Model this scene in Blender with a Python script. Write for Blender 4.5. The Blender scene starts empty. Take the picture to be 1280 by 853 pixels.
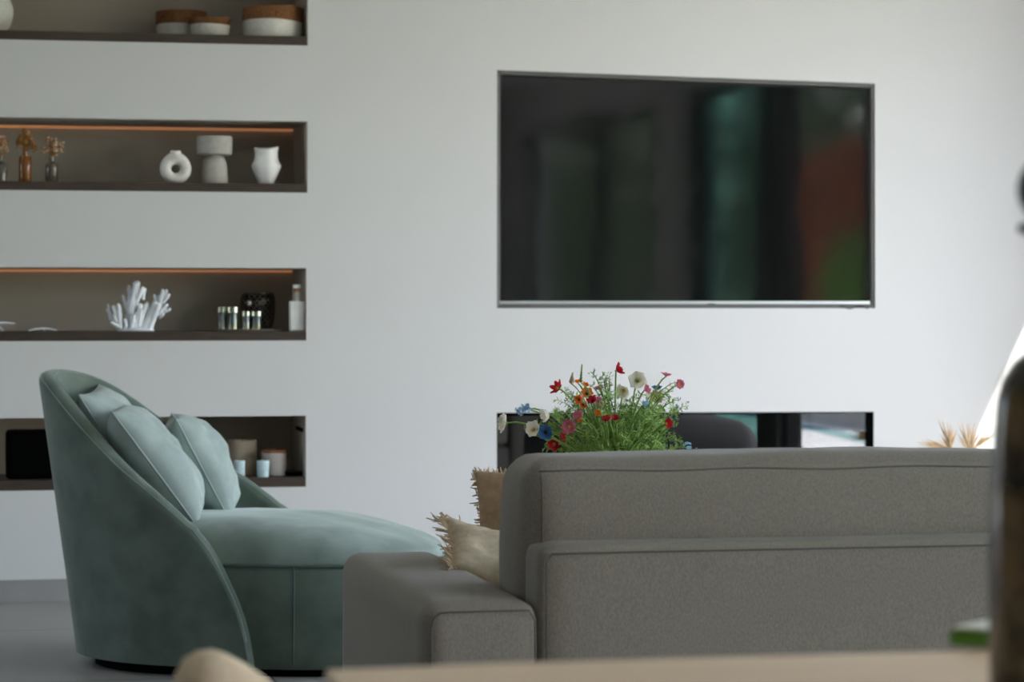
import bpy, bmesh, math, random
from mathutils import Vector, Matrix, noise
from mathutils.bvhtree import BVHTree
R = math.radians
rnd = random.Random(7)
sc = bpy.context.scene
COL = sc.collection

# ---------------------------------------------------------------- camera geometry (metres; television wall is y = 0, room towards -y)
F = 3300.0
TH = math.atan(690.0 / F)
ST, CT = math.sin(TH), math.cos(TH)
CAM = Vector((0, -9.4, 1.03))
HOR = 385.0
def at(u, v, Z):
    X = (u - 640) / F * Z; Y = -(v - HOR) / F * Z
    return Vector((CAM.x + Z * ST + X * CT, CAM.y + Z * CT - X * ST, CAM.z + Y))
def depth_y(u, y):
    return (y - CAM.y) / (CT - (u - 640) / F * ST)
def on_y(u, v, y): return at(u, v, depth_y(u, y))
def on_z(u, v, z): return at(u, v, (CAM.z - z) * F / (v - HOR))

# ---------------------------------------------------------------- materials
def lin(c):
    f = lambda x: x / 12.92 if x <= .04045 else ((x + .055) / 1.055) ** 2.4
    return tuple(f(x / 255.) for x in c) + (1,)
MATS = {}
def mat(name, rgb, rough=.6, metal=0., var=.0, vscale=20., bump=0., bscale=80., sheen=0., spec=.5, trans=0., emit=None, rgb2=None, stretch=None, ior=1.45, detail=4., bdist=.01, alpha=1., coat=0., sheen_tint=None):
    m = bpy.data.materials.new(name); m.use_nodes = True
    nt = m.node_tree; N = nt.nodes; L = nt.links
    b = N['Principled BSDF']
    c = lin(rgb)
    b.inputs['Base Color'].default_value = c
    b.inputs['Roughness'].default_value = rough
    b.inputs['Metallic'].default_value = metal
    b.inputs['Specular IOR Level'].default_value = spec
    b.inputs['IOR'].default_value = ior
    b.inputs['Transmission Weight'].default_value = trans
    b.inputs['Sheen Weight'].default_value = sheen
    b.inputs['Sheen Roughness'].default_value = .35
    if sheen_tint: b.inputs['Sheen Tint'].default_value = lin(sheen_tint)
    b.inputs['Alpha'].default_value = alpha
    b.inputs['Coat Weight'].default_value = coat
    if emit:
        b.inputs['Emission Color'].default_value = lin(emit[0]); b.inputs['Emission Strength'].default_value = emit[1]
    tc = N.new('ShaderNodeTexCoord'); src = tc.outputs['Object']
    if stretch:
        mp = N.new('ShaderNodeMapping'); mp.inputs['Scale'].default_value = stretch
        L.new(src, mp.inputs['Vector']); src = mp.outputs['Vector']
    if var or rgb2:
        n = N.new('ShaderNodeTexNoise'); n.inputs['Scale'].default_value = vscale; n.inputs['Detail'].default_value = detail
        L.new(src, n.inputs['Vector'])
        r = N.new('ShaderNodeValToRGB')
        r.color_ramp.elements[0].position = .35; r.color_ramp.elements[1].position = .65
        if rgb2:
            r.color_ramp.elements[0].color = c; r.color_ramp.elements[1].color = lin(rgb2)
        else:
            r.color_ramp.elements[0].color = tuple(x * (1 - var) for x in c[:3]) + (1,)
            r.color_ramp.elements[1].color = tuple(min(1, x * (1 + var)) for x in c[:3]) + (1,)
        L.new(n.outputs['Fac'], r.inputs['Fac']); L.new(r.outputs['Color'], b.inputs['Base Color'])
    if bump:
        n2 = N.new('ShaderNodeTexNoise'); n2.inputs['Scale'].default_value = bscale; n2.inputs['Detail'].default_value = 3
        L.new(src, n2.inputs['Vector'])
        bp = N.new('ShaderNodeBump'); bp.inputs['Strength'].default_value = bump; bp.inputs['Distance'].default_value = bdist
        L.new(n2.outputs['Fac'], bp.inputs['Height']); L.new(bp.outputs['Normal'], b.inputs['Normal'])
    MATS[name] = m
    return m

def pane(name, tint, ior=1.5, extra=0.):
    """thin pane: light goes straight through, the rest mirrors"""
    m = bpy.data.materials.new(name); m.use_nodes = True
    nt = m.node_tree; N = nt.nodes; L = nt.links
    N.remove(N['Principled BSDF'])
    ge = N.new('ShaderNodeNewGeometry'); dt = N.new('ShaderNodeVectorMath'); dt.operation = 'DOT_PRODUCT'
    L.new(ge.outputs['Normal'], dt.inputs[0]); L.new(ge.outputs['Incoming'], dt.inputs[1])
    ab = N.new('ShaderNodeMath'); ab.operation = 'ABSOLUTE'; L.new(dt.outputs['Value'], ab.inputs[0])
    om = N.new('ShaderNodeMath'); om.operation = 'SUBTRACT'; om.inputs[0].default_value = 1; om.use_clamp = True; L.new(ab.outputs[0], om.inputs[1])
    pw = N.new('ShaderNodeMath'); pw.operation = 'POWER'; pw.inputs[1].default_value = 5; L.new(om.outputs[0], pw.inputs[0])
    f0 = ((ior-1)/(ior+1))**2
    fr = N.new('ShaderNodeMath'); fr.operation = 'MULTIPLY_ADD'; fr.inputs[1].default_value = 1-f0; fr.inputs[2].default_value = f0; L.new(pw.outputs[0], fr.inputs[0])
    t = N.new('ShaderNodeBsdfTransparent'); t.inputs['Color'].default_value = lin(tint)
    g = N.new('ShaderNodeBsdfGlossy'); g.inputs['Roughness'].default_value = 0.0
    mx = N.new('ShaderNodeMixShader')
    if extra:
        ad = N.new('ShaderNodeMath'); ad.operation = 'ADD'; ad.inputs[1].default_value = extra; ad.use_clamp = True
        L.new(fr.outputs[0], ad.inputs[0]); L.new(ad.outputs[0], mx.inputs[0])
    else:
        L.new(fr.outputs[0], mx.inputs[0])
    L.new(t.outputs[0], mx.inputs[1]); L.new(g.outputs[0], mx.inputs[2])
    L.new(mx.outputs[0], N['Material Output'].inputs['Surface'])
    return m

M_wall = mat('wall_paint', (212, 211, 207), .75, bump=.03, bscale=220)
M_side = mat('greige_side_paint', (128, 122, 114), .8)
M_ceil = mat('ceiling_paint', (228, 228, 226), .8)
M_niche = mat('taupe_paint', (186, 175, 160), .8, bump=.03, bscale=200)
M_shelf = mat('dark_wood', (58, 47, 38), .5, rgb2=(70, 57, 46), vscale=6, stretch=(2, 30, 30), bump=.08)
M_recess = mat('grey_lining', (120, 118, 112), .7)
M_base = mat('grey_baseboard', (150, 148, 145), .45, var=.06, vscale=4)
M_frame = mat('dark_aluminium', (42, 42, 40), .65, spec=.2)
M_silver = mat('brushed_silver', (190, 192, 192), .3, metal=1.)
M_black = mat('black_plastic', (8, 8, 8), .35)
M_matblack = mat('matte_black', (4, 4, 4), .9, spec=.05)
M_sofa = mat('grey_weave', (136, 127, 116), .95, var=.13, vscale=420, stretch=(1, 1, .45), bump=.35, bscale=600, bdist=.002, sheen=.15, detail=2)
M_sofaseam = mat('grey_seam', (98, 92, 84), .95)
M_velvetshaded = mat('sage_velvet_shaded', (86, 98, 88), .8, rgb2=(105, 116, 106), vscale=9, bump=.1, bscale=30, bdist=.006, sheen=.75, spec=.15, sheen_tint=(204, 212, 208), detail=6)  # shell and base velvet, darkened to carry the shade of the near side
M_velvetlit = mat('sage_velvet_cushion_lit', (144, 157, 152), .8, rgb2=(168, 180, 175), vscale=9, bump=.1, bscale=26, bdist=.006, sheen=.35, spec=.15, sheen_tint=(212, 218, 216), detail=6)  # same velvet on the cushions, their light put into the colour
M_velvetseatlit = mat('sage_velvet_seat_lit', (120, 133, 126), .8, rgb2=(144, 157, 149), vscale=8, bump=.1, bscale=30, bdist=.006, sheen=.6, spec=.15, sheen_tint=(206, 214, 210), detail=6)  # same velvet on the seat top, brightened in colour as if lit
M_velvetseam = mat('sage_seam', (74, 92, 86), .9)
M_cream = mat('cream_linen', (205, 186, 160), .95, var=.1, vscale=60, bump=.25, bscale=300, bdist=.003)
M_tan = mat('tan_linen', (178, 148, 116), .95, var=.12, vscale=60, bump=.25, bscale=300, bdist=.003)
M_fringe = mat('fringe_thread', (205, 178, 145), .95, var=.15, vscale=60)
M_oak = mat('pale_oak', (240, 208, 172), .45, rgb2=(232, 198, 160), vscale=3, stretch=(2, 26, 26))
M_oakdark = mat('oak_edge', (168, 118, 72), .5, rgb2=(150, 102, 60), vscale=4, stretch=(2, 26, 26))
M_white = mat('white_ceramic', (236, 234, 228), .6, var=.04, vscale=30, bump=.08, bscale=60)
M_matwhite = mat('speckled_white_clay', (226, 222, 214), .85, var=.08, vscale=160, bump=.2, bscale=140)
M_greige = mat('greige_clay', (176, 172, 163), .85, var=.06, vscale=60)
M_coral = mat('bleached_coral', (240, 242, 244), .8, bump=.5, bscale=220, bdist=.004)
M_rope = mat('white_rope', (216, 212, 200), .9, var=.07, vscale=90, bump=.3, bscale=240)
M_jute = mat('brown_jute', (146, 98, 58), .95, rgb2=(104, 68, 38), vscale=150, bump=.8, bscale=260, bdist=.004)
M_amber = mat('amber_glass', (158, 100, 40), .12, trans=.45, spec=.5)
M_smoke = mat('smoked_glass', (128, 116, 100), .12, trans=.55, spec=.5)
M_dry = mat('dried_flower', (172, 118, 70), .9, var=.2, vscale=90)
M_drywhite = mat('dried_petals', (214, 196, 172), .9, var=.15, vscale=90)
M_drygrass = mat('dried_grass', (158, 116, 66), .9, var=.2, vscale=90)
M_tin = mat('iridescent_tin', (196, 210, 212), .2, metal=1., rgb2=(186, 186, 150), vscale=30)
M_tray = mat('pale_metal_tray', (184, 178, 168), .35, metal=.6)
M_bronze = mat('dark_bronze_lattice', (98, 88, 76), .35, metal=.6)
M_darkglass = mat('dark_glass', (20, 18, 15), .15)
M_cork = mat('cork', (176, 120, 76), .9, var=.2, vscale=120)
M_candle = mat('beige_candle', (190, 172, 148), .7)
M_frost = mat('frosted_wax_glass', (180, 172, 162), .4)
M_lidwood = mat('lid_wood', (150, 92, 50), .55, var=.15, vscale=20)
M_palecup = mat('pale_blue_cup', (178, 206, 210), .5, rgb2=(206, 222, 224), vscale=120)
M_paper = mat('pale_paper', (240, 240, 226), .8)
M_greencover = mat('green_cover', (92, 142, 44), .6)
M_mottle = mat('mottled_black_glaze', (10, 10, 9), .2, rgb2=(108, 92, 66), vscale=30, coat=.4, detail=3)
M_chair = mat('beige_upholstery', (236, 212, 180), .95, var=.06, vscale=100)
M_chairleg = mat('walnut_leg', (104, 74, 50), .5)
M_palm = mat('dried_palm', (206, 178, 140), .85, var=.15, vscale=40)
M_glow = mat('warm_strip', (255, 170, 100), .6, emit=((255, 180, 128), .24))
M_firebed = mat('burner_bed', (120, 98, 76), .8)
M_stem = mat('green_stem', (112, 146, 64), .7, rgb2=(140, 168, 88), vscale=30)
M_fern = mat('feathery_green', (74, 112, 34), .7, rgb2=(158, 190, 96), vscale=34)
M_dkfern = mat('dark_sprig', (70, 86, 66), .7)
FL = {
 'red': mat('red_petal', (186, 26, 38), .6, var=.12, vscale=90),
 'white': mat('white_petal', (246, 243, 235), .6, rgb2=(244, 236, 218), vscale=50),
 'pink': mat('pink_petal', (218, 122, 146), .6, var=.15, vscale=90),
 'orange': mat('orange_petal', (236, 128, 34), .6, var=.1, vscale=90),
 'blue': mat('blue_petal', (74, 122, 172), .6, var=.2, vscale=90),
 'paleblue': mat('pale_blue_petal', (150, 188, 212), .6, var=.15, vscale=90),
}
for k_, m_ in FL.items():                              # thin petals let daylight through
    nt = m_.node_tree; pb = nt.nodes['Principled BSDF']; tl = nt.nodes.new('ShaderNodeBsdfTranslucent'); mx = nt.nodes.new('ShaderNodeMixShader')
    mx.inputs[0].default_value = .4
    nt.links.new(pb.inputs['Base Color'].links[0].from_socket, tl.inputs['Color'])
    nt.links.new(pb.outputs[0], mx.inputs[1]); nt.links.new(tl.outputs[0], mx.inputs[2]); nt.links.new(mx.outputs[0], nt.nodes['Material Output'].inputs['Surface'])
M_yellow = mat('yellow_centre', (206, 170, 70), .8)
M_greencen = mat('green_centre', (120, 140, 60), .8)
M_darkcen = mat('dark_centre', (50, 48, 52), .8)

def tile_floor():
    m = bpy.data.materials.new('floor_tile'); m.use_nodes = True
    nt = m.node_tree; N = nt.nodes; L = nt.links; b = N['Principled BSDF']
    tc = N.new('ShaderNodeTexCoord')
    mp = N.new('ShaderNodeMapping'); mp.inputs['Location'].default_value = (0.35, 0.83, 0)
    br = N.new('ShaderNodeTexBrick'); br.offset = 0.
    br.inputs['Scale'].default_value = 1.; br.inputs['Brick Width'].default_value = 1.2; br.inputs['Row Height'].default_value = 1.2
    br.inputs['Mortar Size'].default_value = .004; br.inputs['Mortar Smooth'].default_value = 0
    br.inputs['Color1'].default_value = lin((150, 147, 142)); br.inputs['Color2'].default_value = lin((146, 143, 138))
    br.inputs['Mortar'].default_value = lin((66, 64, 62))
    n = N.new('ShaderNodeTexNoise'); n.inputs['Scale'].default_value = 3; n.inputs['Detail'].default_value = 6
    mr = N.new('ShaderNodeMapRange'); mr.inputs[3].default_value = .86; mr.inputs[4].default_value = 1.08
    mul = N.new('ShaderNodeMix'); mul.data_type = 'RGBA'; mul.blend_type = 'MULTIPLY'; mul.inputs[0].default_value = 1
    L.new(tc.outputs['Object'], mp.inputs[0]); L.new(mp.outputs[0], br.inputs[0]); L.new(tc.outputs['Object'], n.inputs[0])
    L.new(n.outputs['Fac'], mr.inputs[0]); L.new(br.outputs['Color'], mul.inputs[6]); L.new(mr.outputs[0], mul.inputs[7])
    L.new(mul.outputs[2], b.inputs['Base Color']); b.inputs['Roughness'].default_value = .38
    return m
M_floor = tile_floor()

# ---------------------------------------------------------------- mesh builder
class MB:
    def __init__(s): s.v = []; s.f = []
    def add(s, vs, fs):
        o = len(s.v); s.v += [Vector(p) for p in vs]; s.f += [tuple(i + o for i in f) for f in fs]; return s
    def box(s, a, b):
        x0, y0, z0 = a; x1, y1, z1 = b
        return s.add([(x0,y0,z0),(x1,y0,z0),(x1,y1,z0),(x0,y1,z0),(x0,y0,z1),(x1,y0,z1),(x1,y1,z1),(x0,y1,z1)],
                     [(0,3,2,1),(4,5,6,7),(0,1,5,4),(1,2,6,5),(2,3,7,6),(3,0,4,7)])
    def lathe(s, prof, n=32, c=(0,0,0), cap=True):
        vs = []; fs = []
        for r, z in prof:
            for k in range(n):
                a = 2*math.pi*k/n; vs.append((c[0]+r*math.cos(a), c[1]+r*math.sin(a), c[2]+z))
        for i in range(len(prof)-1):
            for k in range(n):
                fs.append((i*n+k, i*n+(k+1)%n, (i+1)*n+(k+1)%n, (i+1)*n+k))
        if cap:
            fs.append(tuple(range(n))[::-1]); fs.append(tuple((len(prof)-1)*n+k for k in range(n)))
        return s.add(vs, fs)
    def tube(s, pts, rad, n=6, closed=False):
        pts = [Vector(p) for p in pts]; m = len(pts)
        if not hasattr(rad, '__len__'): rad = [rad]*m
        vs = []; fs = []; prev = None
        for i, p in enumerate(pts):
            if closed: t = pts[(i+1) % m] - pts[i-1]
            else: t = pts[min(i+1, m-1)] - pts[max(i-1, 0)]
            if t.length < 1e-9: t = Vector((0,0,1))
            t.normalize()
            if prev is None:
                a = Vector((0,0,1)) if abs(t.z) < .9 else Vector((1,0,0))
            else: a = prev
            x = a - t * a.dot(t)
            if x.length < 1e-6: x = t.orthogonal()
            x.normalize(); prev = x; y = t.cross(x)
            for k in range(n):
                an = 2*math.pi*k/n; vs.append(p + (x*math.cos(an) + y*math.sin(an))*rad[i])
        R_ = m if closed else m-1
        for i in range(R_):
            j = (i+1) % m
            for k in range(n): fs.append((i*n+k, i*n+(k+1)%n, j*n+(k+1)%n, j*n+k))
        if not closed:
            fs.append(tuple(range(n))[::-1]); fs.append(tuple((m-1)*n+k for k in range(n)))
        return s.add(vs, fs)
    def rbox(s, lo, hi, r, n=14, bulge=(0,0,0), fn=None):
        """box with rounded edges and optionally pillowy sides"""
        lo = Vector(lo); hi = Vector(hi); c = (lo+hi)/2; h = (hi-lo)/2
        idx = {}; vs = []; fs = []
        def V(p):
            k = tuple(round(x, 5) for x in p)
            if k in idx: return idx[k]
            q = Vector([math.copysign(abs(math.sin(math.pi/2*x)), x)*0.55 + x*.45 for x in p])
            w = Vector([q[i]*h[i] for i in range(3)])
            rr = min(r, min(h)*.98)
            inner = Vector([max(-(h[i]-rr), min(h[i]-rr, w[i])) for i in range(3)])
            d = w - inner
            if d.length > 1e-9: w = inner + d.normalized()*rr
            for i in range(3):
                j, k2 = (i+1) % 3, (i+2) % 3
                w[i] += bulge[i]*p[i]*(1-q[j]**2)*(1-q[k2]**2) if abs(p[i]) > .3 else 0
            w = c + w
            if fn: w = Vector(fn(w))
            idx[k] = len(vs); vs.append(w); return idx[k]
        g = [-1 + 2*i/n for i in range(n+1)]
        for ax in range(3):
            for sg in (-1, 1):
                for i in range(n):
                    for j in range(n):
                        quad = []
                        for a, b in ((i,j),(i+1,j),(i+1,j+1),(i,j+1)):
                            p = [0,0,0]; p[ax] = sg; p[(ax+1)%3] = g[a]; p[(ax+2)%3] = g[b]; quad.append(V(p))
                        if sg < 0: quad = quad[::-1]
                        if len(set(quad)) >= 3: fs.append(tuple(quad))
        return s.add(vs, fs)
    def xform(s, m):
        s.v = [m @ p for p in s.v]; return s
    def build(s, name, m, parent=None, smooth=True, loc=(0,0,0), rot=(0,0,0), angle=40):
        me = bpy.data.meshes.new(name); me.from_pydata([tuple(p) for p in s.v], [], s.f)
        bm = bmesh.new(); bm.from_mesh(me); bmesh.ops.recalc_face_normals(bm, faces=bm.faces); bm.to_mesh(me); bm.free()
        me.materials.append(m)
        if smooth:
            for p in me.polygons: p.use_smooth = True
            if angle < 180:
                try: me.set_sharp_from_angle(angle=R(angle))
                except Exception: pass
        o = bpy.data.objects.new(name, me); COL.objects.link(o)
        o.location = loc; o.rotation_euler = rot
        if parent: o.parent = parent
        return o

def thing(name, label, cat, loc=(0,0,0), rot=(0,0,0), group=None):
    o = bpy.data.objects.new(name, None); COL.objects.link(o); o.empty_display_size = .05
    o.location = loc; o.rotation_euler = rot if hasattr(rot, '__len__') else (0,0,rot)
    return tag(o, label, cat, group)
def tag(o, label, cat, group=None, kind=None):
    o['label'] = label; o['category'] = cat
    if group: o['group'] = group
    if kind: o['kind'] = kind
    return o
def struct(o, label=None, cat=None):
    o['kind'] = 'structure'
    if label: o['label'] = label
    if cat: o['category'] = cat
    return o
def sv(v): return Vector(v)

# ---------------------------------------------------------------- the room shell
XR, XL, YB, ZC, HEAD = 4.44, -4.2, -13.0, 2.9, 2.4
ND = .40                                          # niche depth
o = MB().box((XL-.3, YB-.3, -.12), (XR+.12, .6, 0)).build('floor', M_floor, smooth=False); struct(o, 'grey large-format tiled floor', 'floor')
o = MB().box((XL-.3, YB-.3, ZC), (XR+.2, .6, ZC+.15)).build('ceiling', M_ceil, smooth=False); struct(o, 'white painted ceiling', 'ceiling')

# openings in the television wall, corner points from the photograph on y = 0
def rect_open(u1, vt, vs_, vb, x0):
    a = on_y(u1, vt, 0); s_ = on_y(u1, vs_, 0); b = on_y(u1, vb, 0)
    return dict(x0=x0, x1=a.x, zt=a.z, zs=s_.z, zb=b.z)
NX0 = -.55
N1 = rect_open(384.6, -60, 45.8, 57.0, NX0)
N2 = rect_open(384.2, 152.0, 230.0, 241.0, NX0)
N3 = rect_open(382.8, 335.4, 414.2, 425.8, NX0)
N4 = rect_open(382.4, 519.9, 596.6, 608.8, NX0)
TVQ = [on_y(621, 385.5, 0), on_y(1094, 385.5, 0), on_y(1093.5, 104.5, 0), on_y(621.3, 87.7, 0)]
FPQ = [on_y(621, 611, 0), on_y(1092, 611, 0), on_y(1092, 515, 0), on_y(621, 516.5, 0)]
NICHES = [N1, N2, N3, N4]
def wall_with_holes():
    bm = bmesh.new(); edges = []
    loops = [[(XL, 0), (XR, 0), (XR, ZC), (XL, ZC)]]
    for n in NICHES: loops.append([(n['x0'], n['zb']), (n['x1'], n['zb']), (n['x1'], n['zt']), (n['x0'], n['zt'])])
    for q in (TVQ, FPQ): loops.append([(p.x, p.z) for p in q])
    for lp in loops:
        vs = [bm.verts.new((x, 0, z)) for x, z in lp]
        for i in range(4): edges.append(bm.edges.new((vs[i], vs[(i+1) % 4])))
    bmesh.ops.triangle_fill(bm, use_beauty=True, use_dissolve=False, edges=edges)
    # wall thickness at the openings: short returns of the same white plaster would show as a lighter line, so the linings start flush
    me = bpy.data.meshes.new('wall_front'); bm.to_mesh(me); bm.free()
    me.materials.append(M_wall)
    o = bpy.data.objects.new('wall_front', me); COL.objects.link(o); return o
wall = wall_with_holes(); struct(wall, 'white plastered wall with niches, television recess and fireplace opening', 'wall')

def lining(pts, d, name, m, label=None):
    """five faces behind an opening: sides and back"""
    b = MB(); n = len(pts)
    fr = [Vector((p[0], 0, p[1])) for p in pts]; bk = [Vector((p[0], d, p[1])) for p in pts]
    b.add(fr + bk, [(i, (i+1) % n, n+(i+1) % n, n+i) for i in range(n)] + [tuple(n+i for i in range(n))])
    o = b.build(name, m, wall, smooth=False); struct(o)
    if label: o['label'] = label
    return o
for i, n in enumerate(NICHES):
    lining([(n['x0'], n['zb']), (n['x1'], n['zb']), (n['x1'], n['zt']), (n['x0'], n['zt'])], ND, 'niche_lining', M_niche, 'taupe painted niche lining')
    if i < 3:
        st = MB().box((n['x0']+.01, ND-.016, n['zt']-.010), (n['x1']-.004, ND-.002, n['zt']-.002)).build('light_strip', M_glow, wall, smooth=False)
        struct(st); st['label'] = 'warm light strip along the back of the niche ceiling'
lining([(p.x, p.z) for p in TVQ], .075, 'television_recess', M_recess, 'grey lined television recess')
o = lining([(p.x, p.z) for p in FPQ], .34, 'fireplace_lining', M_matblack, 'black fireplace lining')
shelf_lab = ['dark wood shelf board in the topmost niche under the baskets', 'dark wood shelf board in the second niche under the ring vase',
             'dark wood shelf board in the third niche under the white coral', 'dark wood shelf board in the lowest niche behind the sage chaise']
for n, lab in zip(NICHES, shelf_lab):
    o = MB().box((n['x0']+.001, -.001, n['zb']+.0005), (n['x1']-.001, ND-.001, n['zs'])).build('wall_shelf', M_shelf, smooth=False)
    tag(o, lab, 'shelf', 'dark shelf boards in the wall niches')
# small dark slot in the right cheek of the lowest niche
n = N4
o = MB().box((n['x1']-.004, .07, n['zt']-.062), (n['x1']-.0005, .26, n['zt']-.048)).build('vent_slot', M_matblack, wall, smooth=False); struct(o)

# baseboard
o = MB().box((XL, -.016, 0), (XR, 0, .078)).build('baseboard_front', M_base, smooth=False); struct(o, 'grey tile baseboard under the white wall', 'baseboard')
# other walls
o = MB().box((XL-.2, YB, 0), (XL, -1.8, ZC)).box((XL-.2, -1.8, HEAD), (XL, -.2, ZC)).box((XL-.2, -.2, 0), (XL, 0, ZC)).build('wall_left', M_side, smooth=False); struct(o, 'greige left wall', 'wall')
o = MB().box((XL, YB-.2, 0), (XR, YB, ZC)).build('wall_back', M_wall, smooth=False); struct(o, 'white back wall', 'wall')
M_glass = pane('clear_pane', (250, 252, 251))
M_teal = pane('teal_tinted_pane', (160, 196, 188))
rw = MB()
rw.box((XR, YB, HEAD), (XR+.2, 0, ZC)).box((XR, -.8, 0), (XR+.2, 0, HEAD)).box((XR, -7.2, 0), (XR+.2, -6.5, HEAD)).box((XR, YB, 0), (XR+.2, -11.4, HEAD))
o = rw.build('wall_right', M_wall, smooth=False); struct(o, 'white right wall above the terrace doors', 'wall')
def glazing(name, y0, y1, posts, gm, label, panes=True):
    g = MB().box((XR+.09, y0, .04), (XR+.10, y1, HEAD)).build(name, gm, smooth=False); struct(g, label, 'window')
    f = MB()
    for a, b in posts: f.box((XR+.03, a, 0), (XR+.15, b, HEAD))
    f.box((XR+.03, y0, HEAD-.05), (XR+.15, y1, HEAD+.001)).box((XR+.03, y0, 0), (XR+.15, y1, .045))
    struct(f.build('window_frame', M_frame, g, smooth=False))
    return g
glazing('door_1', -4.5, -.8, [(-.86, -.8), (-3.25, -3.17)], M_glass, 'terrace sliding door nearest the television wall')
g = MB().box((XL-.11, -1.8, .04), (XL-.10, -.2, HEAD)).build('window_3', M_glass, smooth=False); struct(g, 'glazed opening in the left wall', 'window')
f = MB()
for a, b in ((-1.8, -1.74), (-.26, -.2)): f.box((XL-.15, a, 0), (XL-.05, b, HEAD))
f.box((XL-.15, -1.8, HEAD-.05), (XL-.05, -.2, HEAD)).box((XL-.15, -1.8, 0), (XL-.05, -.2, .045))
struct(f.build('window_frame', M_frame, g, smooth=False))
f = MB().box((XR+.02, -4.60, 0), (XR+.09, -4.50, HEAD)).box((XR+.02, -5.07, 0), (XR+.17, -4.70, HEAD))
o = f.build('door_2', M_frame, smooth=False); struct(o, 'stacked dark door frames', 'door')
glazing('window_1', -6.5, -5.07, [(-6.5, -6.45)], M_teal, 'teal tinted fixed pane')
glazing('window_2', -11.4, -7.2, [(-7.3, -7.2), (-9.2, -9.14), (-11.4, -11.34)], M_glass, 'glazed opening beside the dining area')

# ---------------------------------------------------------------- outdoors beyond the right-hand doors (seen mirrored in the screen and fireplace)
M_deck = mat('pale_terrace', (208, 207, 204), .8, var=.03, vscale=3)
M_lawn = mat('lawn_green', (84, 116, 40), .9, var=.25, vscale=9)
M_pool = mat('pool_water', (96, 146, 146), .5, var=.1, vscale=3, spec=.2)
M_grey = mat('garden_wall_grey', (172, 168, 162), .9, var=.1, vscale=4)
M_red = mat('red_leaf', (178, 82, 34), .8, rgb2=(116, 62, 30), vscale=3)
M_leaf = mat('shrub_leaf', (70, 104, 36), .8, rgb2=(40, 62, 24), vscale=3)
o = MB().box((XR+.12, -30, -.14), (9.2, 6, -.02)).build('ground', M_deck, smooth=False); struct(o, 'pale sunlit terrace outside', 'terrace')
o = MB().box((9.2, -40, -.16), (40, 6, -.06)).build('lawn', M_lawn, smooth=False); struct(o, 'lawn beyond the terrace', 'lawn')
o = MB().box((-30, -40, -.16), (XL-.3, 10, -.06)).build('ground_left', M_deck, smooth=False); struct(o, 'paving left of the room', 'terrace')
def mirrored(u, v, z):
    p = on_z(u, v, z); return Vector((p.x, -p.y, z))
def stretch(a, b, k0, k1): return a + (a-b)*k0, b + (b-a)*k1
n0, n1 = stretch(mirrored(1083, 555, -.018), mirrored(990, 533, -.018), .8, .3)
f0, f1 = stretch(mirrored(1083, 545, -.018), mirrored(990, 528, -.018), .8, .3)
o = MB().add([n0, f0, f1, n1], [(0,1,2,3)]).build('pool', M_pool, smooth=False); struct(o, 'teal pool strip', 'pool')
w0, w1 = stretch(mirrored(1083, 534, 0), mirrored(990, 522, 0), 3.0, 4.0)
d_ = (w1-w0).normalized(); nn = Vector((-d_.y, d_.x, 0)) if -d_.y > 0 else Vector((d_.y, -d_.x, 0)); nn *= .2
b = MB(); b.add([w0+Vector((0,0,-.1)), w1+Vector((0,0,-.1)), w1+nn+Vector((0,0,-.1)), w0+nn+Vector((0,0,-.1)), w0+Vector((0,0,.5)), w1+Vector((0,0,.5)), w1+nn+Vector((0,0,.5)), w0+nn+Vector((0,0,.5))],
   [(0,3,2,1),(4,5,6,7),(0,1,5,4),(1,2,6,5),(2,3,7,6),(3,0,4,7)])
o = b.build('garden_wall', M_grey, smooth=False); struct(o, 'low grey garden wall', 'wall')
def shrub(name, label, c, rad, m, n=1500, sz=.09):
    b = MB()
    for _ in range(n):
        d = Vector((rnd.gauss(0,1), rnd.gauss(0,1), rnd.gauss(0,1))).normalized()*(rnd.random()**.4)
        p = Vector((c[0]+d.x*rad[0], c[1]+d.y*rad[1], c[2]+d.z*rad[2]))
        a = Vector((rnd.uniform(-1,1), rnd.uniform(-1,1), rnd.uniform(-1,1))).normalized(); bb = a.orthogonal().normalized()
        s_ = sz*rnd.uniform(.6, 1.4)
        b.add([p-a*s_, p+bb*s_*.45, p+a*s_, p-bb*s_*.45], [(0,1,2,3)])
    b.tube([(c[0], c[1], -.08), (c[0], c[1], c[2])], [.05, .02])
    o = b.build(name, m, smooth=False); return tag(o, label, 'shrub')
def mir(u, v, Z):
    p = at(u, v, Z); return (p.x, -p.y, max(p.z, .3))
shrub('red_shrub', 'rusty red shrub beyond the garden wall, mirrored at the right of the screen', mir(1068, 268, 26.5), (.55, .7, .75), M_red, 1600, .10)
shrub('red_shrub', 'rusty red shrub beyond the garden wall, mirrored nearer the screen centre', mir(1012, 300, 29), (.5, .7, .85), M_red, 1400, .10)
shrub('green_shrub', 'low bright green shrub right behind the garden wall', mir(1080, 352, 24.5), (.40, .40, .45), mat('bright_leaf', (110, 156, 40), .8, rgb2=(80, 120, 30), vscale=3), 1200, .08)
shrub('green_shrub', 'tall dark green shrub behind the red shrubs', mir(1040, 250, 34), (1.6, 1.6, 2.6), M_leaf, 2600, .15)
shrub('green_shrub', 'tall dark green shrub far along the garden', mir(770, 270, 36), (1.1, 1.5, 2.4), M_leaf, 2200, .15)
shrub('green_shrub', 'broad dark green shrub at the far end of the garden', mir(700, 330, 42), (1.1, 1.5, 1.6), M_leaf, 2200, .15)

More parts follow.
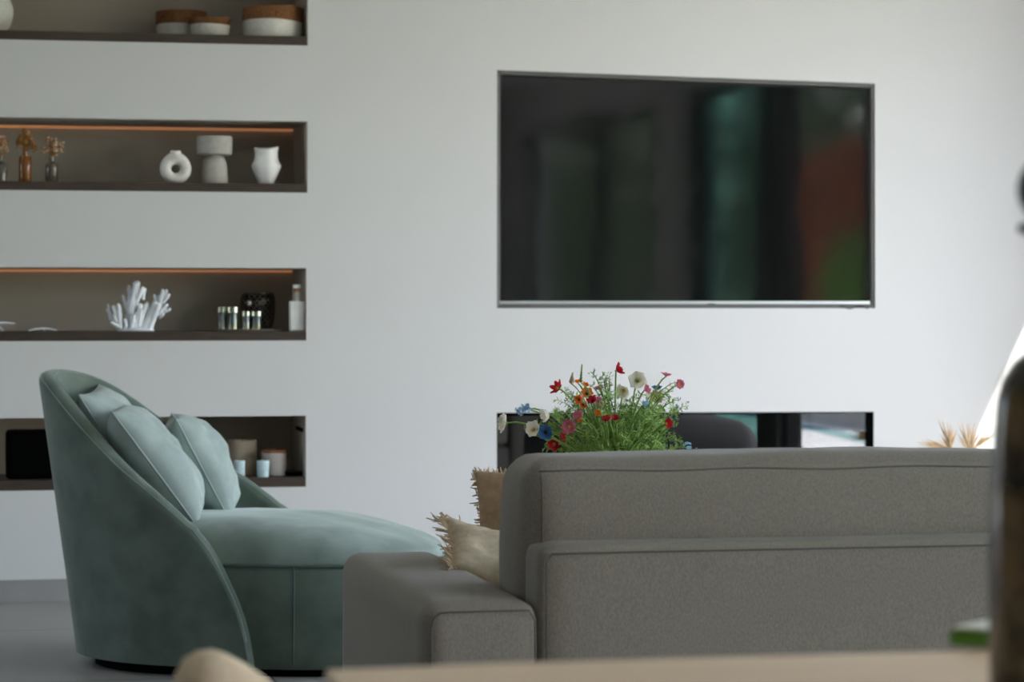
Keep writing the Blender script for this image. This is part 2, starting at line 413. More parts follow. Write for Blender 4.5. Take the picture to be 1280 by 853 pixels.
# ---------------------------------------------------------------- television
def quad_inset(q, l, r, t, b):
    bl, br, tr, tl = [Vector((p.x, p.z)) for p in q]
    bl2 = bl + Vector((l, b)); br2 = br + Vector((-r, b)); tr2 = tr + Vector((-r, -t)); tl2 = tl + Vector((l, -t))
    return [bl2, br2, tr2, tl2]
def slab(q, y0, y1):
    fr = [(p.x, y0, p.y) for p in q]; bk = [(p.x, y1, p.y) for p in q]
    return MB().add(fr + bk, [(0,1,2,3), (7,6,5,4)] + [(i, 4+i, 4+(i+1) % 4, (i+1) % 4) for i in range(4)])
PX = .00298
tvq = quad_inset(TVQ, 4.5*PX, 5.5*PX, 6*PX, 5.2*PX)
tv_c = sum((Vector((p.x, 0, p.y)) for p in tvq), Vector())/4
tv = thing('television', 'large black flat screen television set into the white wall', 'television', (tv_c.x, .06, tvq[0].y))
def off(b): return b.xform(Matrix.Translation(-Vector((tv_c.x, .06, tvq[0].y))))
off(slab(tvq, .018, .058)).build('housing', M_black, tv, smooth=False)
scr = quad_inset([Vector((p.x, 0, p.y)) for p in tvq], .006, .006, .006, .012)
M_screen = mat('screen_glass', (9, 9, 9), .06, spec=.5, ior=1.85, bump=.06, bscale=1.6, bdist=.03)
off(slab(scr, .014, .0185)).build('screen', M_screen, tv, smooth=False)
q = [Vector((tvq[0].x, tvq[0].y)), Vector((tvq[1].x, tvq[1].y)), Vector((tvq[1].x, tvq[1].y+.011)), Vector((tvq[0].x, tvq[0].y+.011))]
o = off(slab(q, .010, .018)).build('bottom_bezel', M_silver, tv, smooth=False); o['label'] = 'thin silver lower bezel'
fr_ = MB()
for a, b_ in ((tvq[0], tvq[3]), (tvq[3], tvq[2]), (tvq[2], tvq[1])):
    d = (b_-a).normalized(); nrm = Vector((d.y, -d.x))*.006
    pts = [a, b_, b_+nrm, a+nrm]
    fr = [(p.x, .011, p.y) for p in pts]; bk = [(p.x, .018, p.y) for p in pts]
    fr_.add(fr+bk, [(0,1,2,3),(7,6,5,4)] + [(i, 4+i, 4+(i+1)%4, (i+1)%4) for i in range(4)])
off(fr_).build('bezel', M_frame, tv, smooth=False)
b = MB().rbox((-.015, -.004, -.008), (.015, .006, .001), .003, 6)
b.xform(Matrix.Translation(Vector((on_y(890, 381, 0).x, .012, tvq[0].y+.001)))); off(b).build('sensor', M_black, tv)
cb = MB(); x0 = on_y(1066, 383, 0).x; zz = TVQ[0].z + .010
cb.tube([(x0-.05+.11*t, .001, zz-.0065+.006*math.cos(t*9)) for t in [i/24 for i in range(25)]], .0022)
o = cb.build('cable', M_black); tag(o, 'black cable looping in the recess under the television', 'cable')

tr = MB(); inq = quad_inset(TVQ, 4*PX, 4.5*PX, 5*PX, 4.6*PX); ouq = quad_inset(TVQ, .0005, .0005, .0005, .0005)
vs = [(p.x, .003, p.y) for p in ouq] + [(p.x, .006, p.y) for p in inq] + [(p.x, .012, p.y) for p in ouq] + [(p.x, .012, p.y) for p in inq]
fs = []
for i in range(4):
    j = (i+1) % 4; fs += [(i, j, 4+j, 4+i), (4+i, 4+j, 12+j, 12+i), (8+i, 8+j, j, i), (12+i, 12+j, 8+j, 8+i)]
o = tr.add(vs, fs).build('recess_trim', mat('grey_trim', (92, 90, 86), .5), wall, smooth=False); struct(o); o['label'] = 'grey trim around the television recess'

# fireplace: one long glass front, black firebox, pale burner bed
fx0, fx1, fz0, fz1 = FPQ[0].x, FPQ[1].x, FPQ[0].z, FPQ[2].z
fp = thing('fireplace', 'long black glass fronted fireplace low in the white wall', 'fireplace', ((fx0+fx1)/2, .1, fz0))
m_ = Matrix.Translation(-Vector(((fx0+fx1)/2, .1, fz0)))
M_fglass = pane('fireplace_glass', (120, 124, 122), 1.62, .16)
xe = on_y(1083.5, 540, 0).x
MB().box((fx0+.003, .012, fz0+.004), (xe, .018, min(fz1, FPQ[3].z)-.004)).xform(m_).build('glass_front', M_fglass, fp, smooth=False)
MB().box((xe, .006, fz0+.004), (fx1-.002, .03, fz1-.004)).xform(m_).build('end_frame', M_matblack, fp, smooth=False)
MB().box((fx0+.02, .06, fz0+.002), (fx1-.03, .30, fz0+.045)).xform(m_).build('burner_bed', M_firebed, fp, smooth=False)

# ---------------------------------------------------------------- things on the shelves
def place(u, n, y):
    p = on_y(u, HOR, y); return Vector((p.x, y, n['zs'])), depth_y(u, y)/F
def lathe_px(prof, s, seg=36):
    """profile in photo pixels (radius, height) to metres"""
    return MB().lathe([(max(r, .02)*s, z*s) for r, z in prof], seg)

# --- topmost niche
loc, s = place(-16, N1, .17)
b = lathe_px([(10,0),(22,3),(29,12),(32,24),(32,34),(28,45),(20,54),(11,58),(10,66),(9,66),(9,58)], s)
tag(b.build('round_vase', M_matwhite, loc=loc), 'round white clay vase at the left end of the topmost shelf', 'vase')
def basket(u, y, w, h, cut, label, dx=0, wob=1.2, taper=.9):
    loc, s = place(u, N1, y)
    t = thing('woven_basket', label, 'basket', loc, group='rope baskets on the topmost shelf')
    rows = 7; prof = []
    for i in range(rows*6+1):
        f_ = i/(rows*6); r = w/2*(taper+(1-taper)*f_**.6) + .35*abs(math.sin(math.pi*rows*f_))
        prof.append((r, f_*cut))
    b = lathe_px([(w/2*taper*.96, .0)] + prof, s, 48)
    b.build('basket_body', M_rope, t)
    b = MB(); seg = 56; vs = []; fs = []
    rows2 = 14
    for j in range(rows2+1):
        for k in range(seg):
            a = 2*math.pi*k/seg; lowz = cut - .9 - wob*math.cos(2*a+1.0)
            z = lowz + (h-lowz)*j/rows2 + .3*math.sin(5*a)*(j == rows2)
            r = w/2 + .75 + .35*math.sin(j*2.2) + .25*noise.noise(Vector((a*4, j*.7, w)))
            vs.append((r*math.cos(a)*s, r*math.sin(a)*s, z*s))
    for j in range(rows2):
        for k in range(seg): fs.append((j*seg+k, j*seg+(k+1)%seg, (j+1)*seg+(k+1)%seg, (j+1)*seg+k))
    o0 = len(vs)
    for j, (rr, zz) in enumerate([(w/2-.8, h), (w/2-1.2, h*.5), (1, h*.45)]):
        for k in range(seg): a = 2*math.pi*k/seg; vs.append((rr*math.cos(a)*s, rr*math.sin(a)*s, zz*s))
    ring = [rows2*seg] + [o0, o0+seg, o0+2*seg]
    for a_, b_ in zip(ring, ring[1:]):
        for k in range(seg): fs.append((a_+k, a_+(k+1)%seg, b_+(k+1)%seg, b_+k))
    b.add(vs, fs); b.build('rim_band', M_jute, t)
    return t
basket(226.5, .27, 62, 37, 20.5, 'mid sized white basket with brown rim, left and behind on topmost shelf', wob=2.0)
basket(262.5, .13, 50, 25, 17, 'smallest white basket with brown rim, in front of another basket', wob=.5, taper=.86)
basket(340.5, .12, 74, 39, 22.5, 'largest white basket with brown rim, right end of topmost shelf', wob=1.5, taper=.95)

# --- second niche: bottles with dried flowers
def bottle(u, w, h, neck, m, label, flowers, flabel, kind):
    loc, s = place(u, N2, .06)
    t = thing('glass_bottle', label, 'bottle', loc, group='small glass bottles on the second shelf')
    r = w/2; nr = max(r*.42, 2.6)
    sh = h - neck
    prof = [(r*.9,0),(r,1),(r,sh-5),(r*.93,sh-2.5),(r*.7,sh-.3),(nr,sh+1),(nr,h-1),(nr*1.25,h-.8),(nr*1.25,h),(nr*.8,h),(nr*.8,sh),(r*.85,sh-4),(r*.85,1.5),(.2,1.5)]
    if kind == 'square': prof = [(r*.95,0),(r,1),(r,sh-2),(r*.9,sh),(nr,sh+.6),(nr,h),(nr*.8,h),(nr*.8,sh),(r*.88,sh-2),(r*.88,1.5),(.2,1.5)]
    lathe_px(prof, s, 24).build('bottle_glass', m, t)
    f = thing('dried_flower_bunch', flabel, 'dried flowers', loc, group='dried flowers in the small bottles')
    st = MB(); hd = MB(); tips = MB()
    for k in range(flowers['n']):
        a = rnd.uniform(0, 2*math.pi); sp = flowers['spread']*math.sqrt(rnd.random())*rnd.choice([1,1,.6])
        top = Vector((sp*math.cos(a), sp*math.sin(a)*.7, h + flowers['lo'] + (flowers['hi']-flowers['lo'])*rnd.random()**.8*(1-.45*(sp/flowers['spread'])**2)))
        if kind == 'square': top.z = h + flowers['lo'] + (flowers['hi']-flowers['lo'])*(1-.75*sp/flowers['spread'])*rnd.uniform(.5, 1)
        base = Vector((rnd.uniform(-1,1), rnd.uniform(-1,1), 3))
        mid = Vector((rnd.uniform(-1.2,1.2), rnd.uniform(-1,1), h))
        st.tube([base*s, mid*s, (mid*.4+top*.6)*s, top*s], .25*s, 4)
        for j in range(flowers['fl']):
            d = Vector((rnd.gauss(0,1), rnd.gauss(0,1), rnd.gauss(.6,1))).normalized()
            L_ = rnd.uniform(2.6, 5.4); b0 = top - Vector((0,0,rnd.uniform(0, flowers['plume'])))
            x = d.orthogonal().normalized()*1.15
            tgt = tips if rnd.random() < flowers['white'] else hd
            tgt.add([b0*s, (b0+d*L_*.5+x)*s, (b0+d*L_)*s, (b0+d*L_*.5-x)*s], [(0,1,2,3)])
    st.build('stem', M_drygrass, f)
    hd.build('flower_head', flowers['m'], f, smooth=False)
    if tips.v: tips.build('pale_tip', M_drywhite, f, smooth=False)
fl = dict(n=40, spread=13.5, lo=5, hi=24, fl=14, plume=2, white=.5, m=M_dry)
bottle(.5, 17, 32, 7, M_smoke, 'smoky glass bottle cut by the left frame edge on second shelf', fl, 'pale dried flower bunch in the bottle at the left edge', 'round')
bottle(31.5, 15.5, 37, 5, M_amber, 'amber brown glass bottle, middle one of three on second shelf', dict(n=40, spread=13.5, lo=2, hi=34, fl=14, plume=5, white=0., m=M_drygrass), 'tall tawny dried grass bunch in the amber bottle', 'square')
bottle(64.5, 16, 32, 7, M_smoke, 'smoky glass bottle right of the amber bottle on second shelf', fl, 'cream and rust dried flowers in the bottle right of the amber one', 'round')

# ring vase
loc, s = place(219.5, N2, .055)
t = thing('ring_vase', 'white ring shaped vase with a round hole on second shelf', 'vase', loc)
b = MB(); seg = 48; n2 = 16; vs = []; fs = []
for i in range(seg):
    a = 2*math.pi*i/seg - math.pi/2
    # outline radius grows towards the neck at the top
    up = max(0, math.sin(a))
    ro = 19.6 + 2.0*up**8; ri = 5.6
    cz = 18
    for k in range(n2):
        p = 2*math.pi*k/n2
        rc = (ro+ri)/2 + (ro-ri)/2*math.cos(p); yy = 8.2*math.sin(p)
        z = cz + rc*math.sin(a)*(1 if math.sin(a) > 0 else .955)
        vs.append((rc*math.cos(a)*s, yy*s, max(0, z)*s))
for i in range(seg):
    for k in range(n2): fs.append((i*n2+k, i*n2+(k+1)%n2, ((i+1)%seg)*n2+(k+1)%n2, ((i+1)%seg)*n2+k))
b.add(vs, fs)
b.build('vase_body', M_matwhite, t, angle=180)
lathe_px([(12,29.5),(9.6,33),(7.6,36),(6.5,38.2),(6.6,40.6),(5.4,40.6),(5.2,38),(4,35)], s).build('neck', M_matwhite, t)
# mushroom shaped vase
loc, s = place(268, N2, .085)
t = thing('pedestal_vase', 'greige two part vase with wide drum top on flared foot', 'vase', loc)
lathe_px([(16.5,0),(17,.7),(16.3,10),(15.6,20),(14.4,28),(12.2,33),(9,35.2),(8,37)], s).build('foot', M_greige, t)
lathe_px([(19,36.2),(21.2,37),(22,39),(22,57.5),(21.5,59.3),(20,59.3),(19.5,57),(19.5,44),(1,43)], s).build('drum_top', M_greige, t)
# faceted waisted pot
loc, s = place(332.5, N2, .07)
b = MB(); seg = 40; vs = []; fs = []
prof = [(8,0),(9,.5),(11.5,6),(15,14),(18.2,21),(18.6,23),(17.6,25.5),(15.5,29),(14.2,34),(14.3,39),(15.2,43.5),(15.6,45.5),(15,46),(14,45),(13,39),(12.5,33),(10,20),(1,18)]
for r, z in prof:
    for k in range(seg):
        a = 2*math.pi*k/seg; dz = 1.6*math.sin(a*1.0+.6)*(z/46)**3 + .9*math.sin(a*2+2)*(z/46)**3
        rr = r*(1+.03*math.cos(5*a))
        vs.append((rr*math.cos(a)*s, rr*math.sin(a)*s, (z+dz)*s))
for i in range(len(prof)-1):
    for k in range(seg): fs.append((i*seg+k, i*seg+(k+1)%seg, (i+1)*seg+(k+1)%seg, (i+1)*seg+k))
fs.append(tuple(range(seg))[::-1]); fs.append(tuple((len(prof)-1)*seg+k for k in range(seg)))
b.add(vs, fs); tag(b.build('waisted_vase', M_white, loc=loc, angle=60), 'white waisted vase with uneven rim, right end of second shelf', 'vase')

# --- third niche
loc, s = place(172, N3, .075)
b = MB(); r2 = random.Random(3)
def branch(p, q, r0, r1, k=7, wob=.6):
    p = Vector(p); q = Vector(q); pts = []; rad = []
    for i in range(k+1):
        f_ = i/k; pt = p.lerp(q, f_) + Vector((r2.uniform(-wob, wob), r2.uniform(-wob, wob), r2.uniform(-wob, wob)*.5))*(0 < i < k)
        pts.append(pt*s); rad.append((r0+(r1-r0)*f_)*(1+.18*r2.uniform(-1,1))*s)
    pts.append(pts[-1] + (pts[-1]-pts[-2]).normalized()*rad[-1]*.6); rad.append(rad[-1]*.45)
    b.tube(pts, rad, 9)
# (x, height) strokes of the coral in photo pixels from its foot, right = +x
for (x0,z0,x1,z1,ra,rb,yy) in [
    (-20,1,-30,31,4.2,2.4,0),(-21,1,-24,33,3.6,2.6,-3),(-22,3,-37,27,3.6,2.2,5),(-21,4,-33,11,3,2,-4),(-33,14,-36,33,2.6,1.6,6),(-14,1,-16,15,3,2,-5),
    (-6,2,-9,35,5,4,2),(-9,22,-2,60,4.8,4.0,-2),(-2,40,0,61.5,3.6,2.8,-3),(-9,30,-10,57,4.2,2.2,6),(-5,30,6,54,4,2.8,-4),(6,40,8.5,53,2.6,2.2,-2),(-12,25,-18,45,3,1.6,7),
    (-4,4,3,33,4,2.8,-6),(-8,2,-5,20,2.8,2,-8),(2,4,10,33,4,3,0),(0,6,4,26,2.6,2,-8),
    (8,1,22,36,5.2,4.2,-1),(14,1,26,33,4.4,4,-4),(22,30,21,45,3.6,2.4,2),(18,30,26,44,3,2,4),(26,28,31,52,3.6,2.2,-2),(28,34,36,51,3,2.0,0),(31,36,39,46,2.8,2,-4),(22,20,36,33,3.8,2.6,-5),(30,24,40,28,3,2.2,-3),(27,18,32,21,2.6,1.8,-5),
    (-14,3,-13,22,3.2,1.8,4),(14,10,12,36,3,2.2,5),(-26,12,-30,20,2.6,1.8,-3)]:
    branch((x0, yy*.6, z0), (x1, yy*1.3, z1), ra, rb)
b.lathe([(20*s,0),(22*s,1.5*s),(15*s,4*s),(1*s,4.6*s)], 20)
o = b.build('coral_ornament', M_coral, loc=loc, angle=180); tag(o, 'branching white coral ornament on the third shelf', 'ornament')
# two white twig pieces
loc, s = place(4, N3, .06)
b = MB(); b.tube([(-26*s,0,9*s),(-10*s,0,10.6*s),(2*s,0,11*s),(15*s,0,10*s)], [1.4*s,1.6*s,1.3*s,.7*s], 8); b.tube([(-14*s,0,10*s),(-6*s,-4*s,7*s),(0,-6*s,1.2*s)], [1.4*s,1.3*s,1*s], 8); b.tube([(-22*s,0,9*s),(-26*s,3*s,1.2*s)], [1.3*s,1*s], 8)
tag(b.build('white_twig', M_coral, loc=loc), 'raised white forked twig at left end of third shelf', 'ornament')
loc, s = place(53, N3, .06)
b = MB(); b.tube([(-17*s,0,.9*s),(-10*s,0,2.8*s),(0,0,4.0*s),(9*s,0,3.4*s),(18*s,-2*s,1.2*s)], [.8*s,1.2*s,1.4*s,1.2*s,.8*s], 8); b.tube([(0,0,3.6*s),(3*s,6*s,1*s)], [1.1*s,.8*s], 8)
tag(b.build('white_twig', M_coral, loc=loc), 'low arched white twig lying left of the coral', 'ornament')
# tray with tin cups and lattice lantern
loc, s = place(309.5, N3, .13)
b = MB(); b.lathe([(39*s,0),(42*s,.8*s),(43.2*s,2.2*s),(42.6*s,2.6*s),(40*s,1.4*s),(.1*s,1.2*s)], 48)
tag(b.build('oval_tray', M_tray, loc=loc), 'round pale metal tray under the tin cups on third shelf', 'tray')
tray_top = N3['zs'] + 1.45*s
def cup(u, y, w, h, label):
    p = on_y(u, HOR, y); s = depth_y(u, y)/F; r = w/2
    b = MB(); b.lathe([(r*.86*s,0),(r*.86*s,h*.72*s),(r*.9*s,h*.74*s),(r*s,h*.76*s),(r*s,h*s),(r*.9*s,h*s),(r*.8*s,h*.76*s),(r*.78*s,h*.1*s),(.05*s,h*.1*s)], 28)
    tag(b.build('tin_cup', M_tin, loc=(p.x, y, tray_top)), label, 'cup', 'tin cups on the tray')
cup(277.5, .11, 12, 28.5, 'narrow tall tin cup, leftmost on the tray')
cup(291, .09, 15.5, 28.5, 'wider tall tin cup, second from left on the tray')
cup(307.8, .085, 11, 23, 'short tin cup, third from left on the tray')
cup(320.8, .08, 14, 23, 'short wide tin cup, rightmost on the tray')
p = on_y(322.5, HOR, .19); s = depth_y(322.5, .19)/F
t = thing('lattice_lantern', 'dark diamond lattice bowl lantern at the back of the tray', 'lantern', (p.x, .19, tray_top))
prof = [(14,0),(17,3),(19.5,12),(21,24),(21.5,33),(20.8,40),(19,44.5),(17,46)]
b = lathe_px([(r*.94, z) for r, z in prof] + [(14,45),(14,8),(.2,7)], s); b.build('glass_bowl', M_darkglass, t)
b = MB()
def prad(z):
    for (r0,z0),(r1,z1) in zip(prof, prof[1:]):
        if z <= z1: return r0 + (r1-r0)*(z-z0)/(z1-z0)
    return prof[-1][0]
for dr in (1,-1):
    for k in range(18):
        pts = []
        for i in range(17):
            z = 1 + 44*i/16; a = 2*math.pi*k/18 + dr*i/16*2.1; r = prad(z)
            pts.append((r*math.cos(a)*s, r*math.sin(a)*s, z*s))
        b.tube(pts, .75*s, 5)
for z, r in ((1, 15), (45.5, 17.8)): b.tube([(r*math.cos(a)*s, r*math.sin(a)*s, z*s) for a in [2*math.pi*i/40 for i in range(40)]], 1.1*s, 6, True)
b.build('lattice', M_bronze, t)
b = MB(); b.lathe([(.2*s,-3*s),(1.8*s,-2.4*s),(2.9*s,-.8*s),(3*s,.5*s),(2.2*s,2*s),(.2*s,3*s)], 16, (-13*s, -17.5*s, 33.5*s))
o = b.build('white_dot', M_white, t); o['label'] = 'round white dot'  # small white ball on the front of the lantern
# white flask with cork
loc, s = place(371, N3, .04)
t = thing('corked_flask', 'white flask with cork and pale cap at right end of third shelf', 'bottle', loc)
b = MB().rbox((-9.2*s,-6*s,0), (9.2*s,6*s,37.5*s), 1.6*s, 12); b.build('flask_body', M_white, t)
lathe_px([(5.6,36.8),(4.8,38.5),(4.7,48),(5,49.5),(4,49.5),(3.6,46)], s, 20).build('neck', M_greige, t)
lathe_px([(4.0,48.5),(4.2,54)], s, 20).build('cork', M_cork, t)
lathe_px([(4.9,53.6),(5.2,54.2),(5.2,57.2),(4.6,58)], s, 20).build('cap', M_white, t)

# --- lowest niche
loc, s = place(54, N4, .10)
t = thing('black_box', 'black box with rounded corners at left end of lowest shelf, half behind chaise', 'box', loc)
MB().rbox((-46*s, -.03, 0), (46*s, .10, 61*s), 5.5*s, 14).build('casing', M_matblack, t)
MB().rbox((-41*s, -.034, 5*s), (41*s, -.028, 56*s), 3*s, 8).build('front_panel', M_matblack, t)
loc, s = place(303, N4, .20)
t = thing('pillar_candle', 'wide beige pillar candle at the back of lowest shelf', 'candle', loc)
lathe_px([(17.2,0),(17.8,.8),(17.8,42.3),(17,43.2),(15.5,43.2),(14.5,41.6),(.2,41.2)], s).build('wax', M_candle, t)
b = MB(); b.tube([(0,0,41*s),(.5*s,0,44*s),(1.2*s,0,46*s)], .4*s); b.build('wick', M_matblack, t)
loc, s = place(343, N4, .10)
t = thing('candle_jar', 'cream glass candle jar with wooden lid on lowest shelf', 'candle jar', loc)
lathe_px([(12.2,0),(13.6,1),(14.8,8),(15,28.8),(14.2,29),(.2,28.6)], s).build('jar', M_frost, t)
lathe_px([(14.6,28.9),(15,29.4),(15,32),(14.4,32.4)], s).build('lid', M_lidwood, t)
b = MB(); b.tube([(2*s,-2*s,32*s),(4*s,-4*s,34.6*s),(9*s,-4*s,34.8*s),(14*s,-4*s,32.2*s),(16.2*s,-4*s,28*s),(16*s,-4*s,21*s)], .9*s); b.build('strap', M_chairleg, t)
def blue_cup(u, y, w, h, label):
    loc, s = place(u, N4, y); r = w/2
    t = thing('votive_cup', label, 'cup', loc, group='pale blue votive cups')
    lathe_px([(r*.86,0),(r*.92,.8),(r,h),(r*.9,h),(r*.82,2.5),(.1,2.2)], s, 24).build('cup_body', M_palecup, t)
    lathe_px([(.85*r,h*.55),(.84*r,h*.7),(.1,h*.7)], s, 20).build('wax', M_white, t)
blue_cup(299.5, .05, 14, 20.5, 'pale blue votive cup partly hidden by the chaise arm')
blue_cup(328.7, .035, 15.5, 20.5, 'pale blue votive cup in front of the candle jar')
loc, s = place(366, N4, .10)
b = MB(); b.lathe([(8*s,0),(11.5*s,2*s),(13*s,5*s),(12*s,6.2*s),(9*s,4*s),(.3*s,3.2*s)], 28)
for a in range(5): b.tube([(-7*s+3*a*s, -3*s, 4*s),(-6*s+3*a*s, 0, 8.8*s-abs(a-2)*s),(-5*s+3*a*s, 4*s, 5*s)], 1.3*s)
tag(b.build('black_dish', M_black, loc=loc), 'small black dish with dark pebbly contents, right end of lowest shelf', 'dish')

# ---------------------------------------------------------------- sage chaise longue
CH_Z = 7.72
O = at(640, HOR, CH_Z); O = Vector((O.x, O.y, 0))
def cam_xz(X, Z): return Vector((Z*ST + X*CT, CAM.y + Z*CT - X*ST, 0))
CO = cam_xz(-.80, 7.72)
ROT = -(TH + R(12.5))
ch = thing('chaise_longue', 'sage green velvet tub back chaise longue before the white wall', 'chaise longue', CO, ROT)
A_, B_, SE = .475, .385, .16
HT = [(.16,.035),(.152,.11),(.135,.18),(.10,.265),(.035,.385),(-.09,.49),(-.24,.60),(-.36,.72),(-.43,.808),(-.475,.862)]
def H(s_):
    for (a,h0),(b_,h1) in zip(HT, HT[1:]):
        if s_ >= b_: return h0 + (h1-h0)*(a-s_)/(a-b_)
    return HT[-1][1]
path = []
s_ = SE
for s_ in [SE - .005*i for i in range(31)] + [.004]: path.append((s_, -B_, 0, -1))
for i in range(0, 61):
    a = math.pi*i/60; sx = -A_*math.sin(a); tx = -B_*math.cos(a)
    nx, ny = -math.sin(a)/A_, -math.cos(a)/B_; l = math.hypot(nx, ny); path.append((sx, tx, nx/l, ny/l))
path += [(p[0], -p[1], p[2], -p[3]) for p in reversed(path[:32])]
def Hsm(x):
    ws = [(k_, math.exp(-(k_/2.5)**2)) for k_ in range(-6, 7)]
    d_ = min(.016, max(.0015, (SE - x)*.2))           # gentler towards the arm tips
    return sum(H(min(SE, x + k_*d_))*w_ for k_, w_ in ws)/sum(w_ for _, w_ in ws)
Hs0 = [Hsm(p[0]) for p in path]
path = [(p[0] + (.055*min(1, max(0, (p[0]+.25)/.38)) if p[1] > 0 else 0), p[1], p[2], p[3]) for p in path]
Hs = Hs0
for _ in range(1): Hs = [Hs[0]] + [(Hs[i-1]+2*Hs[i]+Hs[i+1])/4 for i in range(1, len(Hs)-1)] + [Hs[-1]]
b = MB(); vs = []; fs = []; TK = .06
NV = 12
def shell_pt(p, z, inward):
    fl = z*(.035 + .115*max(0, -p[2])**2)
    return Vector((p[0] + p[2]*(fl-inward), p[1] + p[3]*(fl-inward), z))
rings = []
for p, h in zip(path, Hs):
    z0 = .03; r = min(TK/2, (h-z0)*.45+.001); zt = h - r
    ring = [shell_pt(p, z0 + (zt-z0)*i/NV, 0) for i in range(NV+1)]
    for i in range(1, 8):
        a = math.pi*i/8; ring.append(shell_pt(p, zt + r*math.sin(a), TK/2 - TK/2*math.cos(a)))
    ring += [shell_pt(p, zt + (z0-zt)*i/NV, TK) for i in range(NV+1)]
    rings.append(ring)
k = len(rings[0])
for rg in rings: vs += rg
for i in range(len(rings)-1):
    for j in range(k): fs.append((i*k+j, i*k+(j+1)%k, (i+1)*k+(j+1)%k, (i+1)*k+j))
fs.append(tuple(range(k))); fs.append(tuple((len(rings)-1)*k+j for j in range(k))[::-1])
b.add(vs, fs); b.build('tub_shell', M_velvetshaded, ch, angle=70)
pp = MB(); m1, m2 = NV+2, NV+6
for mm in (m1, m2): pp.tube([rg[mm] for rg in rings[2:-2]], .0018, 5)
pp.build('rim_piping', M_velvetseatlit, ch)  # rim seams in the brighter velvet, painting in the lit edge
# seat: egg-shaped plan
def plan(a, kx=1.0):
    c_, s2 = math.cos(a), math.sin(a)
    ex = 2.5 if c_ > 0 else 2.0
    LX = .55 if c_ > 0 else .42
    x = LX*math.copysign(abs(c_)**(2/ex), c_); y = .355*math.copysign(abs(s2)**(2/ex), s2)
    return x + .06, y
def rings_mesh(levels, n=72, wr=0.):
    b = MB(); vs = []; fs = []
    for kx, z in levels:
        for i in range(n):
            a = 2*math.pi*i/n; x, y = plan(a)
            x = .06 + (x-.06)*(1 - (1-kx)*.355/.6) if kx > .5 else .06 + (x-.06)*kx*(.8 if kx > .4 else .9)
            y = y*kx
            dz = wr*noise.noise(Vector((x*9, y*9, z*6)))*(1 if kx > .05 else .3)
            vs.append((x, y, z+dz - max(0, (z-.33)/.107)*.055*max(0, (x-.12)/.40)**2))
    L_ = len(levels)
    for i in range(L_-1):
        for j in range(n): fs.append((i*n+j, i*n+(j+1)%n, (i+1)*n+(j+1)%n, (i+1)*n+j))
    fs.append(tuple(range(n))[::-1]); fs.append(tuple((L_-1)*n+j for j in range(n)))
    return b.add(vs, fs)
rings_mesh([(.955,.022),(.97,.03),(.985,.12),(1.0,.22),(1.0,.295),(.99,.306),(.975,.31)]).build('seat_base', M_velvetshaded, ch, angle=70)
rings_mesh([(.97,.308),(.99,.312),(1.0,.322),(.998,.345),(.985,.368),(.955,.388),(.90,.404),(.82,.415),(.70,.424),(.55,.430),(.4,.434),(.25,.436),(.1,.437)], wr=.006).build('seat_cushion', M_velvetseatlit, ch, angle=180)
b = MB(); b.tube([(plan(a)[0]*.999, plan(a)[1]*.994, .309) for a in [2*math.pi*i/72 for i in range(72)]], .0035, 5, True)
for a in (R(-72), R(72), R(0)):
    x, y = plan(a); b.tube([(x*.985, y*.985, .035), (x, y*1.0, .2), (x, y*1.0, .305)], .0025, 5)
b.build('seam', M_velvetseam, ch)
b = MB(); n_ = 48; lv = [(.9, .0), (.9, .03)]
b = rings_mesh([(.90, 0), (.90, .034)]); b.lathe([(.335, 0), (.335, .0345)], 48, (-.085, 0, 0)); b.build('plinth', M_matblack, ch, angle=40)

# ---------------------------------------------------------------- cushions
def pillow(w, h, t, n=28, pinch=.07, wr=.010, seed=0, sag=.0):
    b = MB(); vs = []; fs = []
    def q(i): x = -1 + 2*i/n; return math.copysign(abs(math.sin(math.pi/2*x)), x)*.6 + x*.4
    for sgn in (1, -1):
        for i in range(n+1):
            for j in range(n+1):
                x, y = q(i), q(j)
                px = x*(1 - pinch*(1-y*y)*abs(x)); py = y*(1 - pinch*(1-x*x)*abs(y))
                th = ((1-abs(x)**2.6)*(1-abs(y)**2.6))**.50
                z = sgn*t/2*th
                e = 1 - max(abs(x), abs(y))**6
                z += wr*e*(noise.noise(Vector((x*2.2+seed, y*2.2, sgn*3+seed))) + .5*noise.noise(Vector((x*5+seed, y*5, sgn*2))))
                vs.append((px*w/2, py*h/2 - sag*(1-th)*0, z))
    m = (n+1)**2; bd = lambda i, j: i in (0, n) or j in (0, n)
    for sgn in range(2):
        for i in range(n):
            for j in range(n):
                ids = [(i,j),(i+1,j),(i+1,j+1),(i,j+1)]
                f_ = [(0 if bd(*d) else sgn*m) + d[0]*(n+1)+d[1] for d in ids]
                fs.append(tuple(f_) if sgn == 0 else tuple(f_[::-1]))
    b.add(vs, fs)
    edge = [vs[i*(n+1)] for i in range(n+1)] + [vs[n*(n+1)+j] for j in range(1, n+1)] + [vs[i*(n+1)+n] for i in range(n-1, -1, -1)] + [vs[j] for j in range(n-1, 0, -1)]
    return b, edge
def clean(b):
    used = sorted({i for f_ in b.f for i in f_}); mp = {o_: i for i, o_ in enumerate(used)}
    b.v = [b.v[i] for i in used]; b.f = [tuple(mp[i] for i in f_) for f_ in b.f]; return b
def orient(xa, za):
    """rotation with local x along xa and local z (face normal) near za"""
    x = Vector(xa).normalized(); z = Vector(za); z = (z - x*z.dot(x)).normalized(); y = z.cross(x)
    return Matrix((x, y, z)).transposed()
